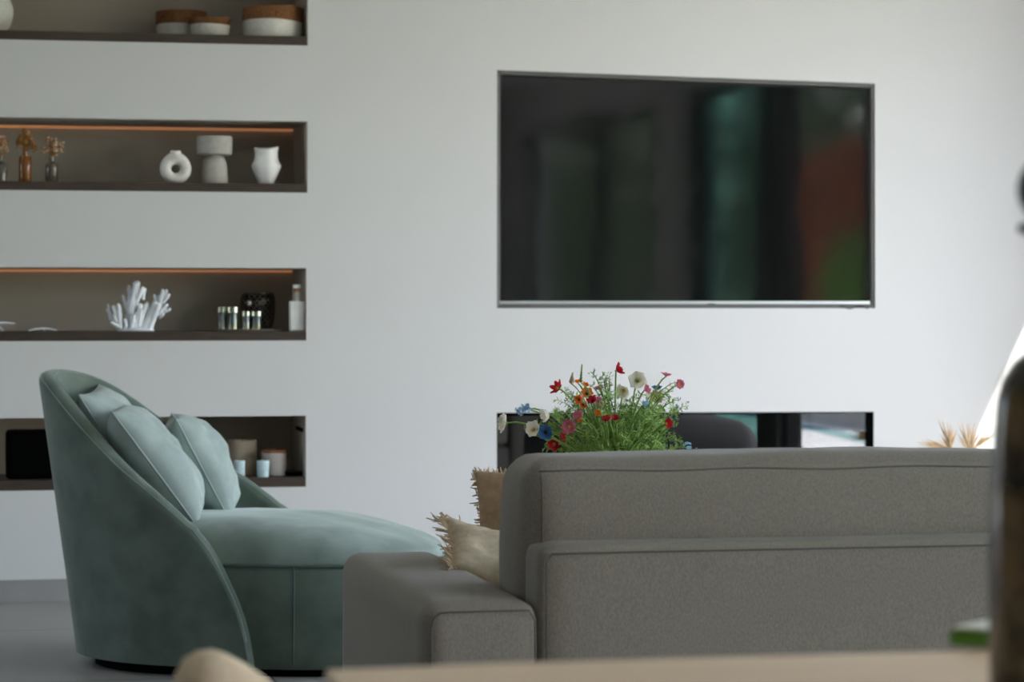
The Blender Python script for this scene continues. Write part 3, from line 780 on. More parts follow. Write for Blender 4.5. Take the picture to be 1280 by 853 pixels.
def cushion(label, corner, xa, ya, w, h, t, m, seed, seam_m, name='scatter_cushion', fringe=None, sides='all', group=None, pinch=.06, wr=.014):
    """corner: centre of the cushion in the world; xa width direction, ya height direction"""
    x = Vector(xa).normalized(); y = Vector(ya); y = (y - x*y.dot(x)).normalized(); z = x.cross(y)
    mtx = Matrix((x, y, z)).transposed()
    o = thing(name, label, 'cushion', corner, mtx.to_euler(), group)
    b, edge = pillow(w, h, t, seed=seed, pinch=pinch, wr=wr)
    clean(b).build('cover', m, o, angle=180)
    if fringe:
        fb = MB(); rr = random.Random(seed+5); m_ = len(edge)
        for i in range(m_):
            if sides == 'far' and edge[i][0] < w*.44: continue
            p0 = Vector(edge[i]); p1 = Vector(edge[(i+1) % m_])
            cnt = max(2, int((p1-p0).length/.004))
            for c in range(cnt):
                p = p0.lerp(p1, (c+rr.random())/cnt)
                out = Vector((p.x/(w/2), p.y/(h/2), 0)); mx = max(abs(out.x), abs(out.y))
                d = Vector((math.copysign(1, out.x) if abs(out.x) > mx-.06 else 0, math.copysign(1, out.y) if abs(out.y) > mx-.06 else 0, 0)).normalized()
                d += Vector((rr.gauss(0,.3), rr.gauss(0,.3), rr.gauss(0,.35)))
                L_ = fringe*rr.uniform(.6, 1.2)
                mid = p + d*L_*.55 + Vector((0,0,rr.gauss(0,.002)))
                fb.tube([p - d*.004, mid, p + d*L_ + Vector((rr.gauss(0,.003), rr.gauss(0,.003), rr.gauss(0,.003)))], [.0018, .0016, .0009], 4)
        fb.build('fringe', M_fringe, o)
    else:
        pb = MB(); pb.tube(edge, .003, 6, True); pb.build('piping', seam_m, o)
    return o
def loc2w(s_, t_, z): 
    return CO + Vector((s_*math.cos(ROT) - t_*math.sin(ROT), s_*math.sin(ROT) + t_*math.cos(ROT), z))
def dirw(s_, t_, z): return Vector((s_*math.cos(ROT) - t_*math.sin(ROT), s_*math.sin(ROT) + t_*math.cos(ROT), z))
GC = 'sage velvet cushions on the chaise'
cushion('palest sage velvet cushion against the chaise back, behind the others', loc2w(-.355, .00, .615), dirw(-.22, 1, .05), dirw(-.50, .02, .85), .38, .40, .16, M_velvetlit, 1, M_velvetlit, group=GC)
cushion('sage velvet cushion leaning nearest the near arm of the chaise', loc2w(-.222, -.095, .575), dirw(-.36, 1, .02), dirw(-.62, .05, .78), .40, .41, .18, M_velvetlit, 2, M_velvetlit, group=GC)
cushion('sage velvet cushion leaning rightmost, towards the far arm of the chaise', loc2w(-.178, .17, .555), dirw(-.40, 1, 0), dirw(-.50, .05, .86), .38, .34, .18, M_velvetlit, 3, M_velvetlit, group=GC)

# ---------------------------------------------------------------- grey sofa, seen from behind
SZ = 4.28
A0 = at(530, 757, SZ)
ax0 = A0.x; ay0 = A0.y; az = A0.z
AW = .196
farp = on_z(430, 690, az)
AL = farp.y - ay0
SLEN = 2.3
sofa = thing('sofa', 'grey woven fabric sofa seen from behind, facing the television wall', 'sofa', (ax0 + SLEN/2, ay0 + AL/2, 0))
so = Vector((ax0 + SLEN/2, ay0 + AL/2, 0)); mS = Matrix.Translation(-so)
def spart(b, name, m=M_sofa, par=sofa, angle=180): return b.xform(mS).build(name, m, par, angle=angle)
for x0 in (ax0, ax0 + SLEN - AW):
    arm = spart(MB().rbox((x0, ay0, .10), (x0+AW, ay0+AL, az), .035, 16, (.006, 0, .006)), 'armrest')
    b = MB(); e = .012
    b.tube([(x0+e, ay0-.001, .12), (x0+e, ay0-.001, az-.04), (x0+e+.004, ay0-.001, az-.022), (x0+e+.014, ay0-.001, az-e-.001), (x0+e+.03, ay0-.001, az-e), (x0+AW-e-.01, ay0-.001, az-e), (x0+AW-e, ay0-.001, az-.03), (x0+AW-e, ay0-.001, .12)], .0016, 5)
    spart(b, 'seam', M_sofaseam, arm)
px0 = at(673, 700, 4.33).x; pz = at(690, 681, 4.34).z
PD = .13
bx1 = ax0 + SLEN - AW - .005
bp = spart(MB().rbox((px0, ay0+.005, .10), (bx1, ay0+.005+PD, pz), .028, 22, (0, .004, 0)), 'back_panel')
b = MB(); b.tube([(px0+.012, ay0+.0035, .12), (px0+.012, ay0+.0035, pz-.03), (px0+.022, ay0+.0045, pz-.014), (bx1-.02, ay0+.0045, pz-.014)], .0016, 5)
spart(b, 'seam', M_sofaseam, bp)
cy0 = ay0 + .10; cy1 = cy0 + .24
cz1 = .775
clen = 1.02
def lump(w): 
    return (w.x + .004*noise.noise(w*5), w.y + .008*noise.noise(w*4 + Vector((3,1,2))), w.z + .010*noise.noise(Vector((w.x*3.2, w.y*4, 1.5))) + .004*noise.noise(w*9))
cxs = px0 + .0
for i in range(2):
    x0 = cxs + i*(clen+.004); x1 = min(x0 + clen, bx1+.02)
    cb_ = MB().rbox((x0, cy0, .43), (x1, cy1, cz1), .05, 30, (.012, .03, .012), lump)
    tree = BVHTree.FromPolygons([tuple(p) for p in cb_.v], cb_.f)
    def surf(x, z):
        h_ = tree.ray_cast(Vector((x, cy0-1, z)), Vector((0,1,0)))[0]
        return None if h_ is None else h_ - Vector((0,.0006,0))
    b = MB()
    top = [surf(x0+.024+(x1-x0-.048)*t_/60, cz1-.020+.0015*math.sin(t_*.35)) for t_ in range(61)]
    b.tube([p for p in top if p], .0016, 5)
    for xs_ in (x0+.026, x1-.026): b.tube([p for p in [surf(xs_, .50+.25*t_/20) for t_ in range(21)] if p], .0014, 5)
    c_ = spart(cb_, 'back_cushion'); spart(b, 'seam', M_sofaseam, c_)
for i in range(2):
    w_ = (bx1 - ax0 - AW)/2
    spart(MB().rbox((ax0+AW+.004+i*w_, cy0+.13, .30), (ax0+AW-.004+(i+1)*w_, ay0+AL+.02, .45), .04, 14, (0, .006, .02)), 'seat_cushion')
spart(MB().rbox((ax0+AW-.01, ay0+.02, .10), (bx1+.01, ay0+AL-.01, .30), .02, 12), 'seat_base')
for x in (ax0+.05, ax0+SLEN-.05):
    for y in (ay0+.06, ay0+AL-.06): spart(MB().lathe([(.018, 0), (.024, .10)], 16, (x, y, 0)), 'leg', M_chairleg)

# fringed throw cushions at the left end of the sofa
xin = ax0 + AW
py = on_z(577, 699, az).y - .17
PL = at(566, 672, 4.92)
cushion('cream linen cushion with frayed fringe leaning over the sofa arm', PL + Vector((.9, .05, -.42))*.18 + Vector((0,0,-.012)), (-.9, -.05, .42), (.05, .93, .36), .38, .22, .10, M_cream, 11, M_cream, name='fringed_cushion', fringe=.022, sides='far', group='fringed cushions on the sofa', wr=.016)
PC2 = at(688, 672, 5.18)
cushion('tan linen cushion with frayed fringe standing behind the cream one', PC2 + Vector((.015, .01, .005)), (.95, -.25, .03), (-.18, .28, .94), .32, .26, .12, M_tan, 12, M_tan, name='fringed_cushion', fringe=.008, group='fringed cushions on the sofa', wr=.012)

M_char = mat('charcoal_fabric', (88, 86, 84), .95, var=.1, vscale=300)
t = thing('ottoman', 'charcoal ottoman right of the sofa, seen mirrored in the fireplace glass', 'ottoman', (3.2, -2.9, 0))
MB().rbox((-.5, -.4, .06), (.5, .4, .50), .12, 16, (.01, .01, .02)).build('padding', M_char, t)
for x in (-.4, .4):
    for y in (-.3, .3): MB().lathe([(.018,0),(.024,.07)], 12, (x, y, 0)).build('leg', M_frame, t)

# ---------------------------------------------------------------- coffee table with vase (behind the sofa) and the bouquet
BZ = 6.3
bq = at(770, 590, BZ)
ctz = .38
t = thing('coffee_table', 'round oak coffee table hidden behind the sofa under the bouquet', 'table', (bq.x, bq.y, 0))
MB().lathe([(.40,.345),(.42,.35),(.42,.375),(.415,.38)], 48).build('table_top', M_oak, t)
MB().lathe([(.22,0),(.22,.02),(.09,.06),(.08,.30),(.14,.345)], 36).build('pedestal', M_oakdark, t)
t = thing('bouquet_vase', 'white vase holding the wildflower bouquet behind the sofa', 'vase', (bq.x, bq.y, ctz))
MB().lathe([(.06,0),(.075,.01),(.085,.08),(.075,.16),(.05,.215),(.058,.235),(.05,.235),(.042,.215),(.06,.15),(.06,.02),(.001,.02)], 36).build('vase_body', M_white, t)
mouth = Vector((bq.x, bq.y, ctz + .22))
def stem_curve(p, q, n=9, droop=.0, side=None):
    p = Vector(p); q = Vector(q); d = q - p; out = Vector((d.x, d.y, 0))
    c1 = p + Vector((out.x*.22, out.y*.22, d.z*.55 + .02)); c2 = p + Vector((out.x*.72, out.y*.72, d.z*.95 + droop))
    r_ = []
    for i in range(n):
        t = i/(n-1); r_.append(p*(1-t)**3 + c1*3*t*(1-t)**2 + c2*3*t*t*(1-t) + q*t**3)
    return r_
camdir = lambda p: (CAM - Vector(p)).normalized()
def petal(b, c, nrm, ang, L, W, cup, x, y, ruf=0.):
    """one curved petal from centre c"""
    d = x*math.cos(ang) + y*math.sin(ang); sd = nrm.cross(d); vs = []; fs = []
    rows, cols = 5, 4
    for i in range(rows+1):
        t = i/rows; wd = W*(math.sin(math.pi*min(.12+t*.80, .93))**.8)
        for j in range(cols+1):
            s_ = -1 + 2*j/cols
            up = cup*L*(t**1.4) + .10*W*abs(s_)**2 + ruf*L*.12*math.sin(s_*5 + ang*3)*t
            ln = L*t*(1-.10*s_*s_*t)*math.cos(min(1.2, abs(cup)*.5))
            vs.append(c + d*(ln+L*.06) + sd*(wd*s_*.5) + nrm*up)
    for i in range(rows):
        for j in range(cols): fs.append((i*(cols+1)+j, i*(cols+1)+j+1, (i+1)*(cols+1)+j+1, (i+1)*(cols+1)+j))
    b.add(vs, fs)
def flower(name, label, cat, u, v, size, colour, npet, cup, face, cen, wide=1.0, ruf=.2, layers=1, dz=None, head='petals'):
    Z = BZ + (rnd.uniform(-.14, .14) if dz is None else dz)
    p = at(u, v, Z); s_ = size/2*Z/F
    t = thing(name, label, cat, p, group='wildflowers in the bouquet')
    d_ = (p - mouth)
    right = Vector((CT, -ST, 0)); upv = Vector((0,0,1)); cv = camdir(p)
    nrm = (right*face[0] + upv*face[1] + cv*face[2]).normalized()
    x = nrm.orthogonal().normalized(); y = nrm.cross(x)
    b = MB(); zero = Vector((0,0,0))
    if head == 'petals':
        for L_ in range(layers):
            for k in range(npet):
                a = 2*math.pi*(k + .5*L_)/npet + rnd.uniform(-.12, .12)
                petal(b, zero + nrm*(.06*s_*L_), nrm, a, s_*(1-.22*L_)*rnd.uniform(.92, 1.08), s_*wide*2*math.sin(math.pi/max(npet,4))*1.15, cup + .25*L_, x, y, ruf)
    else:                                             # cluster of tiny florets
        for k in range(15):
            q = Vector((rnd.gauss(0,.32), rnd.gauss(0,.32), rnd.gauss(0,.42)))*s_
            n2 = (q + nrm*s_*.5).normalized(); x2 = n2.orthogonal().normalized(); y2 = n2.cross(x2)
            for j in range(4): petal(b, q, n2, j*math.pi/2, s_*.36, s_*.42, .25, x2, y2)
    b.build('petals', FL[colour], t, angle=180)
    if cen is not None:
        b = MB(); r = s_*.20
        pr = [(r, 0), (r*.98, r*.5), (r*.6, r*.95), (r*.05, r*1.1)]
        b.lathe(pr, 12); mt = Matrix((x, y, nrm)).transposed().to_4x4(); b.xform(mt)
        for k in range(14):
            a = 2*math.pi*k/14; e = (x*math.cos(a)+y*math.sin(a))*r*1.7 + nrm*r*1.3; b.tube([zero, e], r*.10, 3)
        b.build('flower_centre', cen, t)
    b = MB(); st0 = mouth - p + Vector((rnd.uniform(-.02,.02), rnd.uniform(-.02,.02), -.10)); end = -nrm*s_*.05
    c = stem_curve(st0 + Vector((0,0,0)), end, 12, droop=.03 if abs(d_.x) > .15 else 0)
    b.tube(c, [.0022]*11 + [.0014], 5); b.build('stem', M_stem, t)
    b = MB(); b.lathe([(s_*.16, -s_*.18), (s_*.2, -s_*.05), (s_*.1, .0)], 8); b.xform(Matrix((x, y, nrm)).transposed().to_4x4()); b.build('calyx', M_stem, t)
    return t
FW = [ # name, label, cat, u, v, size, colour, petals, cup, face(right, up, camera), centre, wide, ruffle, layers
 ('red_anemone','open red anemone at upper left of the bouquet',698.5,486,21,'red',6,.55,(-.6,.4,.5),M_yellow,.55,.1,1),
 ('red_anemone','red anemone at the very top of the bouquet',770.5,464,19,'red',6,.8,(.9,.5,.1),M_yellow,.8,.2,1),
 ('red_anemone','dark red anemone amid orange flowers left of centre',741,502,14,'red',6,.6,(-.3,.5,.6),M_darkcen,.9,.2,1),
 ('red_anemone','small red anemone low in the middle, left of a twin',757.5,526,12,'red',5,.7,(0,.6,.5),M_darkcen,.9,.2,1),
 ('red_anemone','small red anemone low in the middle, right of a twin',768,525,12,'red',5,.7,(.2,.7,.5),M_darkcen,.9,.2,1),
 ('red_anemone','red anemone lowest on the left, just above the sofa',693,555,16,'red',6,.6,(-.2,-.3,.8),M_yellow,.9,.2,1),
 ('red_anemone','red anemone beside the lowest left one, higher and smaller',700.5,547,13,'red',5,.7,(.7,.2,.4),M_darkcen,.8,.2,1),
 ('red_anemone','red and yellow flower low on the right of the bouquet',832.5,530,13,'red',5,.8,(.5,.1,.6),M_yellow,.9,.2,1),
 ('white_poppy','large white poppy at upper right with yellow green centre',797,476,23,'white',6,.4,(.0,.1,1),M_greencen,1.1,.9,1),
 ('white_poppy','white poppy lower left of the large one',780,488,21,'white',6,.55,(-.3,-.3,.6),M_yellow,1.05,1.1,1),
 ('white_poppy','white flower seen edge on at far left tip',632,529,26,'white',7,.3,(-1,.15,.25),M_yellow,1.1,.6,2),
 ('white_poppy','white flower at left beside a deep blue one',668,537.5,22,'white',6,.4,(-.5,.2,.7),M_yellow,1.0,.6,1),
 ('white_poppy','cream half open flower left of centre above the fireplace edge',686.5,519,19,'white',6,.9,(-.7,-.1,.3),M_yellow,1.0,.4,1),
 ('pink_cosmos','open pink flower at right facing the room',821,497,17,'pink',8,.2,(-.1,.1,1),M_yellow,.9,.2,1),
 ('pink_cosmos','pink flower at top right seen from the side',832.5,470.5,14,'pink',8,.5,(.2,1,.1),M_yellow,.9,.2,1),
 ('pink_cosmos','pink double flower at the rightmost tip',848.5,480.5,14,'pink',8,.35,(.6,.1,.7),M_yellow,.9,.3,2),
 ('pink_cosmos','pink flower just right of the large white poppy',806,488,13,'pink',6,.7,(.5,.2,.3),M_darkcen,.9,.2,1),
 ('pink_cosmos','large ruffled pink flower low on the left',711,534,19,'pink',9,.25,(-.1,.1,1),M_yellow,.9,.4,2),
 ('pink_cosmos','pale pink flower above the large ruffled pink one',723,521,15,'pink',7,.4,(-.3,.5,.6),M_yellow,.9,.2,1),
 ('pink_cosmos','pink flower right of the dark red anemone',747.5,503,14,'pink',7,.5,(.4,.1,.7),M_darkcen,.9,.2,1),
 ('pink_cosmos','pink flower left of centre near the top sprigs',749,486.5,13,'pink',8,.3,(0,1,.3),M_yellow,.9,.2,1),
 ('orange_daisy','large orange bloom at left of centre',733.5,493,16,'orange',6,.4,(.1,.5,.8),M_darkcen,.9,.3,1),
 ('orange_daisy','orange bloom lower left of the largest orange one',724.5,500,13,'orange',6,.4,(-.5,.1,.7),M_darkcen,.9,.3,1),
 ('orange_daisy','orange bloom low right of the largest orange one',729,506,10,'orange',6,.4,(.1,-.2,.8),M_darkcen,.9,.3,1),
 ('orange_daisy','tiny orange bud flower highest of the orange ones',722.5,479,8,'orange',5,.9,(-.1,.8,.3),None,1.0,.2,1),
 ('orange_daisy','tiny orange star right of the highest orange one',731,482,10,'orange',5,.5,(.3,.5,.4),None,.7,.2,1),
 ('orange_daisy','orange flower in the greenery at the centre',747,517,9,'orange',6,.5,(0,.3,.8),M_yellow,.9,.2,1),
 ('orange_daisy','small orange flower under the pale pink one',724.5,526.5,6,'orange',5,.5,(.2,.1,.8),None,.9,.2,1),
 ('blue_anemone','deep blue flower with dark centre at lower left',682,541,20,'blue',6,.35,(-.1,.1,1),M_darkcen,1.0,.3,1),
 ('blue_anemone','deep blue flower behind the open pink one at right',821,487,13,'blue',6,.5,(0,.8,.3),M_darkcen,.9,.2,1),
]
for (nm, lab, u, v, sz, colr, npet, cup_, face, cen, wide, ruf, lay) in FW:
    flower(nm, lab, 'flower', u, v, sz, colr, npet, cup_, face, cen, wide, ruf, lay, dz=-.17+rnd.uniform(-.03,.03) if v > 498 else None)
for (lab, u, v, sz, colr) in [('pale blue floret cluster at upper left, leftmost of two',649,512.5,13,'paleblue'), ('blue floret cluster at upper left, rightmost of two',658.5,511.5,14,'paleblue'),
    ('pale blue floret cluster below the right blue flower',807,504,12,'paleblue'), ('pale blue floret cluster low right, rising over the sofa back',859,560,14,'paleblue'), ('small pale blue floret cluster at the far lower right',870.5,566,9,'paleblue')]:
    flower('blue_floret_cluster', lab, 'flower', u, v, sz, colr, 4, .3, (0,.3,.8), None, head='cluster')
# bud spikes
def spike(u, v0, v1, m, label, name, fat=1.0):
    Z = BZ - .02; p = at(u, v0, Z)
    t = thing(name, label, 'flower', p, group='wildflowers in the bouquet')
    top = at(u+1.5, v1, Z) - p; b = MB()
    for k in range(26):
        f_ = k/26; c = top*f_; a = k*2.4; d = Vector((math.cos(a), math.sin(a), .9)).normalized()*(.006*(1.1-f_))*fat
        b.tube([c, c+d*.6, c+d], [.0016*fat, .002*fat, .0005], 4)
    b.build('bud_spike', m, t); b = MB(); b.tube(stem_curve(mouth-p-Vector((0,0,.08)), (0,0,0)) + [top], .0015, 5); b.build('stem', M_stem, t)
spike(726, 478, 455.5, M_fern, 'slim green bud spike at the top left of the bouquet', 'green_bud_spike')
spike(714.5, 480, 466, M_drywhite, 'pale bud spike left of the green bud spike', 'pale_bud_spike', 1.5)

# feathery foliage: a mass nobody could count
gb = MB(); gr = random.Random(21)
def sprig(c, n, rad):
    for _ in range(n):
        d = Vector((gr.gauss(0,1), gr.gauss(0,1), gr.gauss(.3,1))).normalized(); L_ = rad*gr.uniform(.5, 1.1); x = d.orthogonal().normalized()*.0014
        gb.add([c - x*.4, c + d*L_*.5 + x, c + d*L_, c + d*L_*.5 - x], [(0,1,2,3)])
        b0 = c + d*L_*.5
        for _k in range(2):
            d2 = (d + Vector((gr.gauss(0,.6), gr.gauss(0,.6), gr.gauss(0,.6)))).normalized(); gb.add([b0, b0 + d2*L_*.3 + x, b0 + d2*L_*.6, b0 + d2*L_*.3 - x], [(0,1,2,3)])
for _ in range(190):
    uu = gr.triangular(676, 858, 772); vv = gr.uniform(508, 572)
    sprig(at(uu, vv, BZ + gr.uniform(-.19, .16)), 12, .020)
for _ in range(26):
    sprig(at(gr.uniform(700, 840), gr.uniform(490, 512), BZ + gr.uniform(-.15, .15)), 9, .016)
def frond(p, q, leaf=.018, dens=40, lo=.25, w=.0022, stem=.0016, droop=0., fine=True):
    c = stem_curve(p, q, 14, droop); gb.tube(c, [stem*1.3]*4 + [stem]*7 + [stem*.5]*3, 4)
    for k in range(dens):
        f_ = lo + (1-lo)*k/dens; i = min(12, int(f_*13)); base = c[i].lerp(c[i+1], f_*13-i) if i < 13 else c[-1]
        ax = (c[min(i+1,13)] - c[i]).normalized(); a = gr.uniform(0, 2*math.pi)
        sd = ax.orthogonal().normalized(); sd = (Matrix.Rotation(a, 3, ax) @ sd)
        d = (sd + ax*gr.uniform(.1, .8)).normalized(); L_ = leaf*gr.uniform(.6, 1.3)*(1.25-.6*f_)
        x = d.cross(Vector((gr.uniform(-1,1), gr.uniform(-1,1), gr.uniform(-1,1)))).normalized()*w*.5
        tip = base + d*L_ + Vector((0,0,-.1*L_))
        gb.add([base - x*.5, base + d*L_*.5 + x, tip, base + d*L_*.5 - x], [(0,1,2,3)])
        if fine:
            for s_ in (-1, 1):
                d2 = (d + sd.cross(ax)*s_*.8).normalized(); b0 = base + d*L_*.45; x2 = d2.cross(x).normalized()*w*.4
                gb.add([b0, b0 + d2*L_*.3 + x2, b0 + d2*L_*.55, b0 + d2*L_*.3 - x2], [(0,1,2,3)])
def foot(): return mouth + Vector((gr.uniform(-.03,.03), gr.uniform(-.03,.03), gr.uniform(-.08,.0)))
for k in range(44):
    u = gr.triangular(672, 862, 772); e = abs(u-772)/95
    v = gr.uniform(506, 562) + 10*e*gr.random()
    frond(foot(), at(u, v, BZ + gr.uniform(-.15, .15)), dens=58, lo=.42, leaf=.014, w=.0022, stem=.0011)
for k in range(24):                                  # thick straight stems fanning from the vase
    u = gr.uniform(705, 850); v = gr.uniform(520, 550); frond(foot(), at(u, v, BZ + gr.uniform(-.2, .05)), dens=5, stem=.0030, lo=.6)
for (u, v, dn) in [(670,530,34),(655,533,26),(662,545,22),(688,552,36),(700,515,34),(705,500,26),(712,495,24),(693,500,22),(738,465,22),(752,470,34),(758,478,26),(762,468,20),(790,505,24),(800,500,20),(757,490,22),
                   (838,490,34),(846,478,22),(861,508,38),(850,500,26),(830,510,26),(845,545,22),(820,515,34),(845,530,22),(855,558,28),(842,563,28),(815,510,30),(680,560,32),(690,566,30),(705,560,30),(720,500,22),(735,480,18)]:
    frond(foot(), at(u, v, BZ + gr.uniform(-.1, .1)), dens=dn, lo=.5, leaf=.020, w=.0028, droop=.02 if u in (861,) else .01)
o = gb.build('bouquet_greenery', M_fern, smooth=False); tag(o, 'feathery green foliage of the wildflower bouquet above the sofa back', 'greenery', kind='stuff')

# ---------------------------------------------------------------- dried palm in a vase beyond the sofa, right
PZ = 9.55
pb = at(1196, 575, PZ)
vz = Vector((pb.x, pb.y, 0))
t = thing('floor_vase', 'clay floor vase hidden behind the sofa holding dried palm', 'vase', vz)
MB().lathe([(.08,0),(.11,.02),(.14,.14),(.12,.26),(.06,.33),(.065,.36),(.055,.36),(.05,.33),(.08,.26),(.001,.2)], 32).build('vase_body', M_greige, t)
def palm_fan(uc, vc, angs, L, label, dz=0.):
    c = at(uc, vc, PZ + dz); t = thing('dried_palm_fan', label, 'dried palm', c, group='dried palm fans')
    rt = Vector((CT, -ST, 0)); up = Vector((0,0,1)); back = Vector((ST, CT, 0)); b = MB(); rr = random.Random(int(uc))
    for a, l in angs:
        d = rt*math.cos(R(a)) + up*math.sin(R(a)) + back*rr.uniform(-.35, .2); d.normalize(); n_ = back.cross(d).normalized()
        w = .0038; LL = 1.15*l*PZ/F
        p1 = d*LL*.5 + n_*0; p2 = d*LL
        sag = up*(-.06*LL)
        b.add([-n_*w*.3, n_*w*.3, p1+n_*w+back*.002, p1-back*.003, p1-n_*w+back*.002, p2+sag], [(0,1,2,3),(0,3,4),(3,2,5),(4,3,5)])
    b.build('leaflet_fan', M_palm, t, smooth=False)
    b = MB(); b.tube([(0,0,0), (vz.x-c.x)*.4*Vector((1,0,0)) + Vector((0,(vz.y-c.y)*.4,-.06)), Vector((vz.x-c.x, vz.y-c.y, .34-c.z))], .004, 6); b.build('stalk', M_palm, t)
palm_fan(1188, 563, [(167,38),(163,40),(158,37),(152,33),(172,38),(177,34),(110,40),(104,39),(98,36),(92,34),(85,28),(80,24),(120,22),(135,20),(74,26)], 40, 'left dried palm fan with leaflets spread level to the left')
palm_fan(1213, 566, [(112,38),(106,40),(98,38),(91,36),(84,36),(76,34),(66,34),(56,38),(48,40),(42,42),(36,38),(122,26),(130,22)], 40, 'right dried palm fan with leaflets fanning up to the right', -.08)

# ---------------------------------------------------------------- dining table in the foreground and what stands by it
TZ = .75
tb0 = on_z(404, 833, TZ)                               # back left corner
t = thing('dining_table', 'pale oak dining table across the foreground', 'table', (tb0.x + 1.0, tb0.y - .45, 0))
mT = Matrix.Translation(-Vector((tb0.x + 1.0, tb0.y - .45, 0)))
MB().rbox((tb0.x, tb0.y-.9, TZ-.035), (tb0.x+2.0, tb0.y, TZ), .006, 10).xform(mT).build('table_top', M_oak, t)
for x in (tb0.x+.07, tb0.x+1.93):
    for y in (tb0.y-.07, tb0.y-.83): MB().rbox((x-.03, y-.03, 0), (x+.03, y+.03, TZ-.036), .008, 6).xform(mT).build('leg', M_oakdark, t)
MB().box((tb0.x+.1, tb0.y-.80, TZ-.1), (tb0.x+1.9, tb0.y-.1, TZ-.036)).xform(mT).build('apron', M_oakdark, t, smooth=False)

# notebook with green cover
nb = on_z(1208, 799, TZ) + Vector((.03, .012, 0))
t = thing('notebook', 'pale topped notebook with green cover at the table edge', 'notebook', (nb.x, nb.y, TZ), -R(38)-TH)
MB().rbox((0, -.10, .0), (.14, .0, .013), .002, 6).xform(Matrix.Translation((0,.02,0))).build('cover', M_greencover, t)
MB().rbox((.003, -.097, .0132), (.137, -.003, .0165), .001, 6).xform(Matrix.Translation((0,.02,0))).build('pages', M_paper, t)

# dark mottled vessel with a ball stopper at the right frame edge
VZ = 1.9
vp = at(1322, 700, VZ); k_ = VZ/F
t = thing('mottled_decanter', 'black mottled decanter with ball stopper at the right edge of the table', 'decanter', (vp.x, vp.y, TZ))
hh = lambda v: at(1322, v, VZ).z - TZ
rr_ = lambda px: px*k_
prof = [(rr_(80),0),(rr_(85),.006),(rr_(85),hh(620)),(rr_(80),hh(540)),(rr_(77),hh(500)),(rr_(70),hh(475)),(rr_(56),hh(452)),(rr_(36),hh(437)),(rr_(26),hh(425)),(rr_(22),hh(400)),(rr_(22),hh(320)),(rr_(26),hh(300)),(rr_(26),hh(294))]
MB().lathe(prof, 48).build('decanter_body', M_mottle, t, angle=180)
b = MB(); pr = [(rr_(24),hh(296)),(rr_(48),hh(291)),(rr_(51),hh(285)),(rr_(46),hh(279)),(rr_(18),hh(276))]
b.lathe(pr, 36)
pr = []
for i in range(19):
    a = -math.pi/2 + math.pi*i/18; pr.append((max(.0005, rr_(50)*math.cos(a)), hh(237) + rr_(49)*math.sin(a)))
b.lathe(pr, 36); b.build('ball_stopper', M_black, t, angle=60)

# upholstered chair at the table end, lower left
cpos = at(262, 815, 2.35)
t = thing('dining_chair', 'beige upholstered dining chair, only its back top showing, lower left', 'chair', (cpos.x, cpos.y, 0), R(8))
ctop = cpos.z
def chb(w):
    x, y, z = w
    if z > .6: z = z - .10*max(0, (x+.01))**1.0*1.0 - .9*max(0, abs(x+.02)-.03)**2*0
    return (x, y, z)
kz = 2.35/F
b = MB(); n_ = 20; vs = []; fs = []
# backrest: swept arch outline, thick padded slab
outl = [(-.034,-.30),(-.031,-.06),(-.028,-.022),(-.020,-.007),(-.008,-.001),(.006,0),(.018,-.004),(.030,-.011),(.044,-.021),(.064,-.040),(.092,-.070),(.13,-.115),(.17,-.18),(.20,-.27),(.21,-.30)]
zb = ctop - .30
pts = [(x, ctop + f_) for x, f_ in outl]
T = .07
for yy, ins in ((-T/2, .018), (-T/2+.012, .004), (-T/4, 0), (T/4, 0), (T/2-.012, .004), (T/2, .018)):
    cx = .09
    for x, z in pts: vs.append((cx + (x-cx)*(1-ins*3), yy, zb + (z-zb)*(1-ins*1.1)))
m = len(pts)
for i in range(5):
    for j in range(m): fs.append((i*m+j, i*m+(j+1)%m, (i+1)*m+(j+1)%m, (i+1)*m+j))
fs.append(tuple(range(m))[::-1]); fs.append(tuple(5*m+j for j in range(m)))
b.add(vs, fs); b.build('backrest', M_chair, t, angle=180)

MB().rbox((-.10, -.32, .40), (.32, .05, .48), .03, 12, (0,0,.01)).build('seat', M_chair, t)
for x in (-.07, .29):
    for y in (-.29, .02): MB().lathe([(.012,0),(.018,.40)], 14, (x, y, 0)).build('leg', M_chairleg, t)

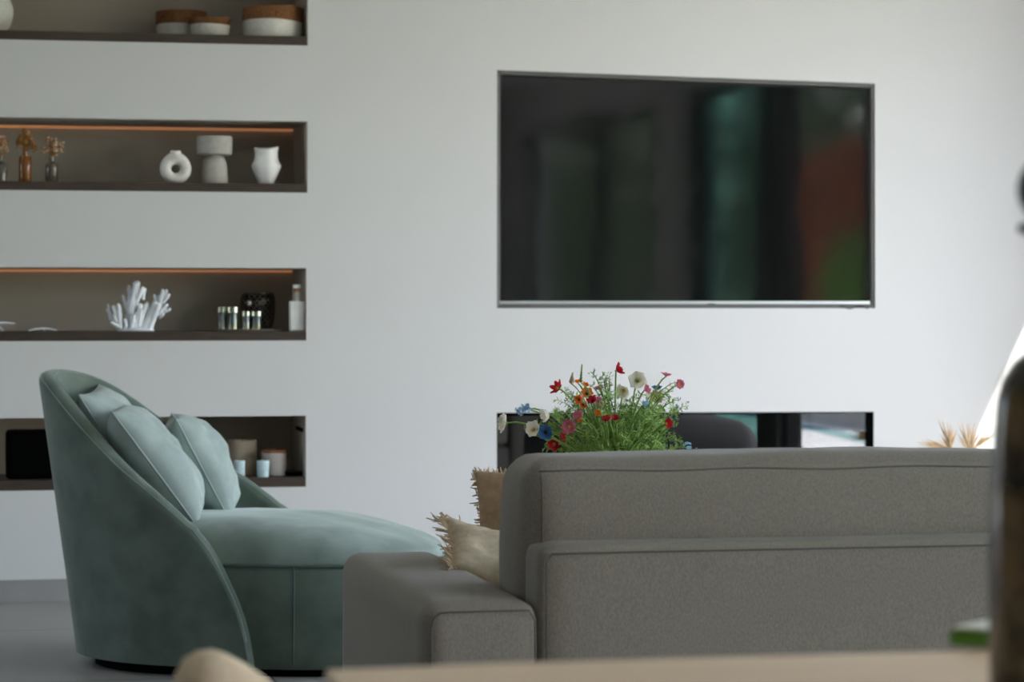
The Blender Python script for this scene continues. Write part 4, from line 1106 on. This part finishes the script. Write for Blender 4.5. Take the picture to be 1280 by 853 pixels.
# ---------------------------------------------------------------- light
w = bpy.data.worlds.new('sky'); sc.world = w; w.use_nodes = True
N = w.node_tree.nodes; L = w.node_tree.links
sky = N.new('ShaderNodeTexSky'); sky.sky_type = 'NISHITA'; sky.sun_disc = False
sky.sun_elevation = R(55); sky.sun_rotation = R(120); sky.altitude = 50; sky.air_density = 1.; sky.dust_density = 2.
bg = N['Background']; bg.inputs['Strength'].default_value = 1.6
hs = N.new('ShaderNodeHueSaturation'); hs.inputs['Saturation'].default_value = .8
tint = N.new('ShaderNodeMix'); tint.data_type = 'RGBA'; tint.blend_type = 'MULTIPLY'; tint.inputs[0].default_value = 1.; tint.inputs[7].default_value = (1., .965, 1.01, 1)
L.new(sky.outputs[0], hs.inputs['Color']); L.new(hs.outputs[0], tint.inputs[6]); L.new(tint.outputs[2], bg.inputs['Color'])
sun = bpy.data.lights.new('sun', 'SUN'); sun.energy = 22.; sun.angle = R(.6); sun.color = (1, .955, .935)
so_ = bpy.data.objects.new('sun', sun); COL.objects.link(so_)
so_.rotation_euler = Vector((-1, 2.0, -2.1)).to_track_quat('-Z', 'Y').to_euler()
def portal(name, loc, rot, sx, sy):
    l = bpy.data.lights.new(name, 'AREA'); l.shape = 'RECTANGLE'; l.size = sx; l.size_y = sy; l.cycles.is_portal = True
    o = bpy.data.objects.new(name, l); COL.objects.link(o); o.location = loc; o.rotation_euler = rot; return o
portal('daylight_portal', (XL-.25, -1.0, 1.2), (R(90), 0, -R(90)), 1.6, 2.4)
portal('daylight_portal', (XR+.25, -2.65, 1.2), (R(90), 0, R(90)), 3.8, 2.4)
portal('daylight_portal', (XR+.25, -5.8, 1.2), (R(90), 0, R(90)), 1.5, 2.4)
portal('daylight_portal', (XR+.25, -9.3, 1.2), (R(90), 0, R(90)), 4.2, 2.4)

# ---------------------------------------------------------------- camera
cam = bpy.data.cameras.new('camera'); co = bpy.data.objects.new('camera', cam); COL.objects.link(co)
cam.sensor_fit = 'HORIZONTAL'; cam.sensor_width = 36.; cam.lens = 36.*F/1280.
cam.shift_y = -(426.5-HOR)/1280.
co.location = CAM; co.rotation_euler = (R(90), 0, -TH)
cam.clip_start = .05; cam.clip_end = 200
cam.dof.use_dof = True; cam.dof.focus_distance = 5.7; cam.dof.aperture_fstop = 6.8
sc.camera = co
sc.view_settings.view_transform = 'Standard'; sc.view_settings.look = 'None'
sc.view_settings.gamma = 1.; sc.view_settings.use_curve_mapping = False
sc.view_settings.exposure = -0.1
sc.cycles.use_denoising = True
sc.cycles.max_bounces = 12; sc.cycles.diffuse_bounces = 6; sc.cycles.glossy_bounces = 5; sc.cycles.transparent_max_bounces = 12
sc.cycles.sample_clamp_indirect = 8
